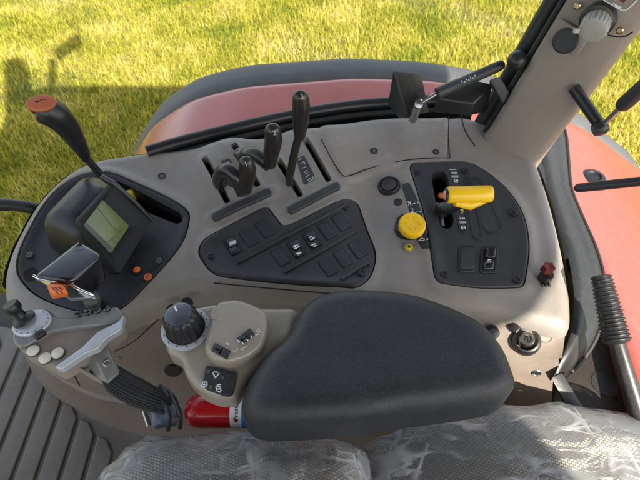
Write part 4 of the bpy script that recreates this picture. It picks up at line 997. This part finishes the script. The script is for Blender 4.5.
f1=skin('plastic_wrap',fl,lambda x,y: cz(x,y)+.005,'film',None,bev=.075,rz=.05,pitch=.006,wall=.02,step=.006,smooth=80,extra=lambda x,y,d: ridges(x,y,3,.012),origin=(-.1,.1,CZ))
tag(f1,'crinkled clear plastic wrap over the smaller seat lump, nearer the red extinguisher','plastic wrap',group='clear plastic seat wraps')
film2=[(360,500),(352,475),(358,450),(366,434),(380,425),(395,422),(412,408),(440,400),(470,399),(500,395),(530,397),(560,394),(600,398),(650,404),(700,412)]
fz2=[V2(P(a,b,BZ+.012)) for a,b in film2]
fl2=[V2(p) for p in catmull([Vector((p.x,p.y,0)) for p in fz2],n=4)]+[Vector((bx1+.08,.05)),Vector((bx1+.06,-.31)),Vector((bx0+.0,-.31)),Vector((bx0-.03,-.1))]
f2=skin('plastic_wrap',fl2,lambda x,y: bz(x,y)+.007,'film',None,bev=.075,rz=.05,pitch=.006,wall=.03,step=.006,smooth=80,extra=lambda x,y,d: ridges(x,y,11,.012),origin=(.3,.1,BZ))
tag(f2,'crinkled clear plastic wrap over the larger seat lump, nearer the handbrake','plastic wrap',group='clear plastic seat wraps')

# ================================================================== rubber strip, rear well and handbrake on the right
rs=thing('rubber_strip','wide weathered black rubber strip between console end and red fender','rubber strip',P(575,260,-.2))
lft=[P(518,180,-.06),P(534,176,-.055),P(548,200,-.05),P(558,225,-.05),P(568,256,-.05),P(574,285,-.05),P(575,310,-.055),P(571,335,-.06),P(563,356,-.075),P(556,380,-.10)]
lft=[P(532,112,-.035),P(535,130,-.038),P(538,146,-.04),P(543,165,-.045),P(549,195,-.05),P(557,220,-.05),P(567,252,-.05),P(573,283,-.05),P(574,308,-.055),P(571,333,-.06),P(563,356,-.07),P(554,376,-.09)]
rgt=[P(556,104,-.075),P(562,122,-.075),P(566,140,-.075),P(568,165,-.078),P(571,190,-.08),P(583,220,-.082),P(595,248,-.085),P(603,278,-.09),P(604,305,-.09),P(598,330,-.095),P(587,352,-.105),P(570,372,-.12)]
Lc,Rc=catmull(lft,n=5),catmull(rgt,n=5); v=[];f=[];q=len(Lc); nr=9
for j in range(nr):
    t=j/(nr-1)
    for i in range(q):
        p=Lc[i].lerp(Rc[i],t); p.z+=.010*math.sin(t*math.pi)+.004*math.sin(t*math.pi*3); v.append(p)
for i in range(q): v.append(Lc[i]+(Vector((-.035,-.004,-.03)) if i<q*.55 else Vector((.010,.006,-.06))))
for i in range(q): v.append(Rc[i]+Vector((.006,.0,-.09)))
for j in range(nr-1):
    for i in range(q-1): f.append((j*q+i,j*q+i+1,(j+1)*q+i+1,(j+1)*q+i))
for i in range(q-1): f.append((i,i+1,nr*q+i+1,nr*q+i)); f.append(((nr-1)*q+i,(nr-1)*q+i+1,(nr+1)*q+i+1,(nr+1)*q+i))
obj('strip','x' and v,f,'seal',rs,smooth=60)
tube('edge_bead',[p+Vector((.002,0,-.001)) for p in Rc],.0045,'rubber',rs,seg=10)
# dark corner between console, pillar foot and strip
cn=thing('corner_filler','black plastic filler between pillar foot and the rubber strip','filler',P(530,180,-.1))
cv=[P(505,185,-.03),P(518,178,-.03),P(537,146,-.035),P(545,165,-.05),P(552,195,-.055),P(562,230,-.06),P(545,215,-.05)]
obj('filler',cv+[p-Vector((0,0,.1)) for p in cv],[tuple(range(7))]+[(i,(i+1)%7,7+(i+1)%7,7+i) for i in range(7)],'black',cn,smooth=0)
# well plate
wl=thing('well_plate','dirty dark brown steel plate with holes beside the handbrake','plate',P(600,390,-.2))
wz=-.22
wp_=[(552,400),(566,366),(590,335),(606,322),(622,330),(640,400),(660,470),(560,470)]
plate('plate',[P(a,b,wz) for a,b in wp_],(0,0,1),.006,'tray',wl)
lathe('plate_hole',[(.026,0),(.025,.0012),(.022,.0006),(1e-4,.0006)],P(605,384,wz+.006),(0,0,1),'darksteel',wl,seg=34)
for q in ((583,351),(588,356),(616,400)): lathe('bolt_hole',[(.004,0),(.004,.001),(1e-4,.0008)],P(q[0],q[1],wz+.006),(0,0,1),'hole',wl,seg=14)
hexa('edge_flange',[P(551,378,-.12),P(562,372,-.12),P(590,418,-.17),P(576,424,-.17),P(551,380,-.14),P(562,375,-.14),P(588,420,-.20),P(576,426,-.20)],'seal',wl,bev=.002)
# handbrake
hb=thing('handbrake_lever','grey handbrake lever with a ribbed black rubber grip beside the fender','handbrake',P(640,440,-.16))
ga=P(601,276,.030); gb=P(617,342,-.02); gc=P(642,425,-.085); 
tube('rod',[gb.lerp(ga,.2),gb,gc,P(652,460,-.12)],[.011,.012,.0135,.014],'darksteel',hb,seg=22)
prof=[]; Lg=(gb-ga).length; nb=17
prof.append((1e-4,-.002)); prof.append((.012,-.001))
for k in range(nb):
    h0=k/nb*Lg; r=.0165+.006*(k/nb)
    prof+= [(r*.86,h0+.0002),(r,h0+Lg/nb*.22),(r,h0+Lg/nb*.5),(r*.86,h0+Lg/nb*.72)]
prof+= [(.0195,Lg),(.014,Lg+.003)]
lathe('ribbed_grip',prof,ga,(gb-ga),'black',hb,seg=30,smooth=50)

# ================================================================== corner pillar
BL=P(474,153,-.02);BR=P(529,176,-.02);TL=PY(566,0,.86);TR=PY(640,31,.80)
pi_=thing('cab_pillar','taupe plastic clad cab pillar rising from the right rear corner of the console','pillar',(BL+BR)/2)
dl=(TL-BL)/(TL.z-BL.z); dr_=(TR-BR)/(TR.z-BR.z)
pn=(BR-BL).cross(TL-BL).normalized()
if pn.dot(CAM-BL)<0: pn=-pn
rows=[]
for z in (-.03,-.012,.004,.02,.045,.08,.15,.3,.5,.75,1.02):
    l=BL+dl*(z-BL.z); r=BR+dr_*(z-BR.z); e=.016*math.exp(-max(0,z+.03)/.022)
    w=(r-l).normalized(); l=l-w*e*1.2; r=r+w*e*.6
    sec=[l-pn*.075+w*.02,l-pn*.01,l+pn*.004+w*.005,l+w*.016+pn*(.008+e),l.lerp(r,.5)+pn*(.012+e),r-w*.016+pn*(.008+e),r+pn*.003-w*.005,r-pn*.012,r-pn*.075-w*.02]
    rows.append(sec)
v=[p for r in rows for p in r]; q=9; f=[]
for j in range(len(rows)-1):
    for i in range(q): f.append((j*q+i,j*q+(i+1)%q,(j+1)*q+(i+1)%q,(j+1)*q+i))
f.append(tuple(range((len(rows)-1)*q,len(rows)*q)))
obj('pillar_cladding',v,f,'pillar',pi_,smooth=55)
def PP(px,py,off=.0125): return PL(px,py,BL+pn*off,pn)
cpx=[(560,17),(575,19),(590,39),(575,58),(549,43),(553,27)]
bl2=plate('blank_plate',rounded([PP(*q) for q in ((559,16.5),(590.5,37),(575.5,58.5),(547.5,38))],.012,5),pn,.0035,'pillar',pi_,bev=.002)
lathe('blank_cap',[(.0215,0),(.0212,.003),(.0195,.0042),(.019,.0022),(1e-4,.0022)],PP(565.5,41,.016),pn,'panel2',bl2,seg=36,label='dark round blanking cap')
u=(TL-BL).normalized(); w=pn.cross(u)
kc=PP(598,20,.013); kax=(pn+Vector((-.10,-.35,-.35))*1.0).normalized()
kb2=lathe('knob_collar',[(.028,-.006),(.028,.006),(.024,.008)],kc,pn,'black',pi_,seg=32)
lathe('pillar_knob',[(.0205,.006),(.0222,.008),(.0222,.028),(.021,.032),(.016,.034),(1e-4,.033)],kc,kax,'lightknob',kb2,seg=60,gear=(.07,1,3,3),label='pale grey ribbed knob')
hexa('knob_pointer',[kc+kax*.032+Vector(q)+Vector((-.026,0,0)) for q in ((-.006,-.003,.004),(.004,-.003,.004),(.004,.003,.004),(-.006,.003,.004),(-.006,-.003,-.004),(.004,-.003,-.004),(.004,.003,-.004),(-.006,.003,-.004))],'lightknob',kb2,bev=.002)
for q in ((577.5,6),(620,30.5)):
    lathe('pillar_screw',[(.0058,0),(.0058,.0025),(.004,.004),(.0035,.0025),(1e-4,.0025)],PP(*q),pn,'brass',pi_,seg=16)
tube('pillar_wire',catmull([PP(608,35,.016),PP(618,37,.016),PP(626,36,.018),PP(633,32,.02)],n=5),.0013,'black',pi_,seg=6)
lbl=[PP(a,b,.0128) for a,b in ((588,-28),(604,.5),(624.5,11.5),(636,2),(660,-40))]
lpl=plate('warning_label',rounded(lbl,.006,4),pn,.0006,'pillar',pi_,bev=.0001)
tube('label_border',rounded([p+pn*.0008 for p in lbl],.006,5)+[rounded([p+pn*.0008 for p in lbl],.006,5)[0]],.0009,'white',lpl,seg=6,cap=False)
for (a,b,c,d,mm,ww) in ((613,3.5,621.5,8,'white',.0008),(615,5.8,620,8.6,'white',.0005),(621,-1,625,1.5,'redplug',.003),(612,-3,617,-.5,'greyprint',.0022)):
    p,q=PP(a,b,.0136),PP(c,d,.0136); t=(q-p).normalized(); s=pn.cross(t)*ww; obj('label_mark',[p+s,q+s,q-s,p-s],[(0,1,2,3)],mm,lpl,smooth=0)
# black seal and outer frame behind the pillar's left edge
for (o1,o2,r,mm,nm) in ((-.006,-.02,.006,'rubber','pillar_seal'),(-.026,-.055,.017,'seal','outer_frame')):
    w0=(BR-BL).normalized()
    pts=[BL+dl*(z-BL.z)+w0*o1+pn*o2 for z in (-.06,.1,.3,.6,1.02)]
    tube(nm,pts,r,mm,pi_,seg=14)

# ================================================================== side window: frame rail, pane, strut
wn=thing('side_window','side window with black lower frame rail along the console back','window',(0,.92,0))
def rail(off,dz): return [P(-60,215,dz),P(20,186,dz),P(80,171,dz),P(147,152,dz),P(174,145,dz),P(202,137,dz),P(228,130.5,dz),P(253,124.5,dz),P(295,115.5,dz),P(330,110.5,dz),P(360,106.5,dz),P(400,104.5,dz),P(440,103.5,dz),P(476,104,dz)]
r1=[P(147,152,.02),P(174,144,.02),P(202,136.5,.02),P(228,130,.02),P(253,124,.02),P(295,115,.02),P(330,109,.02),P(360,105,.02),P(400,102,.02),P(440,100,.02),P(472,99,.02)]
tube('frame_rail',catmull(r1,n=5),.0135,'black',wn,seg=16)
r2p=[p+Vector((.0,-.020,-.014)) for p in r1]
tube('frame_seal',catmull(r2p,n=5),.0085,'rubber',wn,seg=14)
q_=catmull(r1,n=5); w_=catmull(r2p,n=5); obj('rail_web',[p+Vector((0,0,-.008)) for p in q_]+[p+Vector((0,0,-.003)) for p in w_],[(i,i+1,len(q_)+i+1,len(q_)+i) for i in range(len(q_)-1)],'rubber',wn); ss=catmull(r2p,n=5); obj('sill_strip',[p+Vector((0,-.004,0)) for p in ss]+[p+Vector((0,-.03,-.09)) for p in ss],[(i,i+1,len(ss)+i+1,len(ss)+i) for i in range(len(ss)-1)],'black',wn)
gl=[p+Vector((0,.004,.006)) for p in catmull([P(a_,b_,0)-Vector((0,0,d_)) for a_,b_,d_ in ((-90,262,.3),(-30,232,.3),(30,200,.3),(80,174,.2),(120,161,.06))]+r1+[P(505,99,.02),P(540,101,.02)],n=5)]
v=[];f=[]
for p in gl: v.append(p); v.append(p+Vector((p.x*.06,-.05,.98)))
for i in range(len(gl)-1): f.append((2*i,2*i+1,2*i+3,2*i+2))
pane=obj('window_pane',v,f,'glass',wn,smooth=60)
so=pane.modifiers.new('thickness','SOLIDIFY'); so.thickness=.004; so.use_rim=False
# strut bracket and gas strut
gs=thing('gas_strut','black gas strut on a folded steel bracket at the foot of the side window','gas strut',P(415,118,.02))
hexa('bracket_plate',[PY(393,71,.875),PY(421,74,.875),PY(429,112,.865),PY(408,117,.865),PY(393,71,.881),PY(421,74,.881),PY(429,112,.871),PY(408,117,.871)],'darksteel',gs,bev=.0012)
hexa('bracket_flange',[PY(393,71,.874),PY(395,71,.874),PY(410,117,.862),PY(406,117,.862),PY(388,104,.91),PY(390,104,.91),PY(402,118,.895),PY(399,118,.895)],'panel2',gs,bev=.001)
ball=PY(419,104,.845); lathe('ball_stud',[(.004,-.026),(.005,-.012),(.009,-.011),(.0105,-.004),(.011,.003),(.008,.0085),(1e-4,.010)],ball,(CAM-ball),'steel',gs,seg=24)
lo=PY(413,119,.85); tube('lower_stud',*round_ends([lo,PY(418,106,.852)],[.0085,.0085]),'steel',gs,seg=18)
e1=PY(426,100,.846);e2=PY(436,94,.85);e3=PY(497,67,.89);e4=PY(500,65.5,.892)
tube('strut_rod',[ball,e1,e2],.0042,'steel',gs,seg=14)
tube('strut_cylinder',[e2,e2.lerp(e3,.02),e2.lerp(e3,.36),e2.lerp(e3,.37),e2.lerp(e3,.98),e3],[.006,.0112,.0112,.0104,.0104,.007],'panel2',gs,seg=22,smooth=50)
tube('strut_end',*round_ends([e3,e4],[.010,.010]),'black',gs,seg=18)
cd=(e3-e2).normalized(); pm=e2.lerp(e3,.56); nn=(CAM-pm).normalized(); nn=(nn-cd*nn.dot(cd)).normalized(); up_=nn.cross(cd)
mb=MB()
for k in range(7):
    p=e2.lerp(e3,.40+.035*k)+nn*.0108+up_*(.0015*(-1)**k); mb.add([p-cd*.0012-up_*.001,p+cd*.0012-up_*.001,p+cd*.0012+up_*.0022,p-cd*.0012+up_*.0022],[(0,1,2,3)])
mb.build('strut_marking','greyprint',gs,smooth=0)
kp_=PY(517,60,.87); lathe('pivot_knob',[(.006,-.03),(.010,-.012),(.0165,-.008),(.018,0),(.016,.008),(.008,.014),(1e-4,.015)],kp_,(-.3,-.5,.6),'black',pi_,seg=26)
wc=thing('window_hinge_cover','black plastic hinge cover under the gas strut','cover',PY(470,105,.9))
hexa('cover',[PY(436,98,.885),PY(478,80,.91),PY(494,84,.90),PY(474,104,.87),PY(432,112,.885),PY(474,112,.91),PY(486,112,.9),PY(470,116,.87)],'black',wc,bev=.004)
hexa('hinge_tab',[PY(489,80,.865),PY(500,76,.868),PY(510,92,.86),PY(503,104,.852),PY(489,83,.89),PY(500,79,.89),PY(510,96,.88),PY(503,107,.87)],'panel2',wc,bev=.003)

# rear window strut, bar
g2=thing('gas_strut','black gas strut with ball joint outside to the right of the pillar','gas strut',PY(600,128,.72))
q0,q1=PY(574,88,.80),PY(599,124,.74); tube('strut_arm',[q0,q1],.0105,'black',g2,seg=18)
jb=PY(600,128,.73); lathe('ball_joint',[(1e-4,-.013),(.010,-.012),(.0135,-.004),(.0135,.006),(.010,.012),(1e-4,.013)],jb,(.8,.1,.4),'black',g2,seg=22)
q2,q3,q4=PY(606,122,.728),PY(624,104,.715),PY(660,72,.69)
tube('strut_rod',[jb,q3],.0048,'steel',g2,seg=14)
tube('strut_cylinder',*round_ends([q3,q4],[.0125,.0125]),'panel2',g2,seg=20)
bar=thing('grab_bar','straight black grab bar crossing above the red fender','bar',PY(610,185,.6))
tube('bar',*round_ends([PY(579,188,.62),PY(700,175,.56)],[.0078,.0082]),'black',bar,seg=18)
lb_=thing('handrail','black tubular handrail at the left beyond the console end','handrail',P(0,210,-.05))
tube('rail',*round_ends(catmull([P(-70,208,-.02),P(-20,205,-.02),P(12,205,-.03),P(34,208.5,-.04),P(48,213,-.07)],n=5),[.0125]*21),'black',lb_,seg=18)

# ================================================================== roof and lamps above the frame (they cast the shade)
rf=thing('cab_roof','pale unseen cab roof overhead, rear edge notched to shape the sunlight','roof',(.1,0,1.06))
RX0,RX1,RY0,RY1=-.78,1.05,-1.35,.82
lp=rounded([Vector((RX0,RY0,1.06)),Vector((1.02,RY0,1.06)),Vector((1.02,-.93,1.06)),Vector((.89,-.85,1.06)),Vector((.89,-.77,1.06)),Vector((RX1,-.52,1.06)),Vector((RX1,RY1,1.06)),Vector((RX0,RY1,1.06))],[.22,.1,.05,.04,.04,.08,.22,.22],6)  # rear edge notched so sun reaches the apron but not the seat
plate('roof_shell',lp,(0,0,1),.14,'roof',rf,bev=.05)
SUN=Vector((-.50*.755,.866*.755,-.656)).normalized()
def cast(px,py,z):                           # place something at height z on the sun ray that reaches ground pixel
    p=P(px,py,GZ); return p+SUN*((z-p.z)/SUN.z)
bc=thing('roof_beacon','beacon on the cab roof corner','beacon',cast(22,130,1.2))
a=cast(16,66,1.75); b=cast(24,135,1.2); tube('beacon_post',*round_ends([b+(b-a)*.6,b,a.lerp(b,.5),a],[.12,.125,.105,.09]),'black',bc,seg=18)
wlp=thing('work_lamp','square work lamp on a thin pole on the cab roof','lamp',cast(53,90,1.2))
a=cast(53,60,1.5); b=cast(52,110,1.1); tube('pole',[b,a],.030,'black',wlp)
c=cast(69,48,1.62); e=.085
d1=(cast(83,38,1.62)-cast(57,56,1.62)).normalized(); d2=Vector((0,0,1))
hexa('lamp_head',[c+d1*s*.16+d2*t*.10+Vector((-.866,.0,0)).cross(d2)*k*.02 for k in (1,-1) for s,t in ((-1,-1),(1,-1),(1,1),(-1,1))],'black',wlp,bev=.01)

lw_=thing('cab_side_blocker','unseen dark board added on the far side of the cab to cut skylight','panel',(.05,-1.0,FZ))
hexa('blocker_board',[Vector((x,y,z)) for z in (.40,FZ-.3) for x,y in ((-.95,-1.0),(1.0,-1.0),(1.0,-1.05),(-.95,-1.05))],'seal',lw_,bev=.01)  # added out of view to block skylight from behind the camera

# ================================================================== light
w=bpy.data.worlds.new('World'); scene.world=w; w.use_nodes=True
nt=w.node_tree; bgn=nt.nodes['Background']; sk=nt.nodes.new('ShaderNodeTexSky'); sk.sky_type='NISHITA'; sk.sun_disc=False
sk.sun_elevation=R(41); sk.sun_rotation=math.atan2(-SUN.x,-SUN.y); sk.air_density=1; sk.dust_density=1.5
hs=nt.nodes.new('ShaderNodeHueSaturation'); hs.inputs['Saturation'].default_value=.5; nt.links.new(sk.outputs[0],hs.inputs['Color']); nt.links.new(hs.outputs[0],bgn.inputs[0]); bgn.inputs[1].default_value=.15
sl_=bpy.data.lights.new('sun','SUN'); sl_.energy=4.8; sl_.angle=R(.6); sl_.color=(1,.93,.80)
so_=bpy.data.objects.new('sun',sl_); COL.objects.link(so_); so_.rotation_euler=SUN.to_track_quat('-Z','Y').to_euler(); so_.location=(2,-4,4)
vs=scene.view_settings; vs.view_transform='Standard'; vs.look='None'; vs.gamma=1; vs.use_curve_mapping=False; vs.exposure=1.36
scene.display_settings.display_device='sRGB'
scene.cycles.use_denoising=True; scene.cycles.max_bounces=8; scene.cycles.transparent_max_bounces=12; scene.cycles.sample_clamp_indirect=6
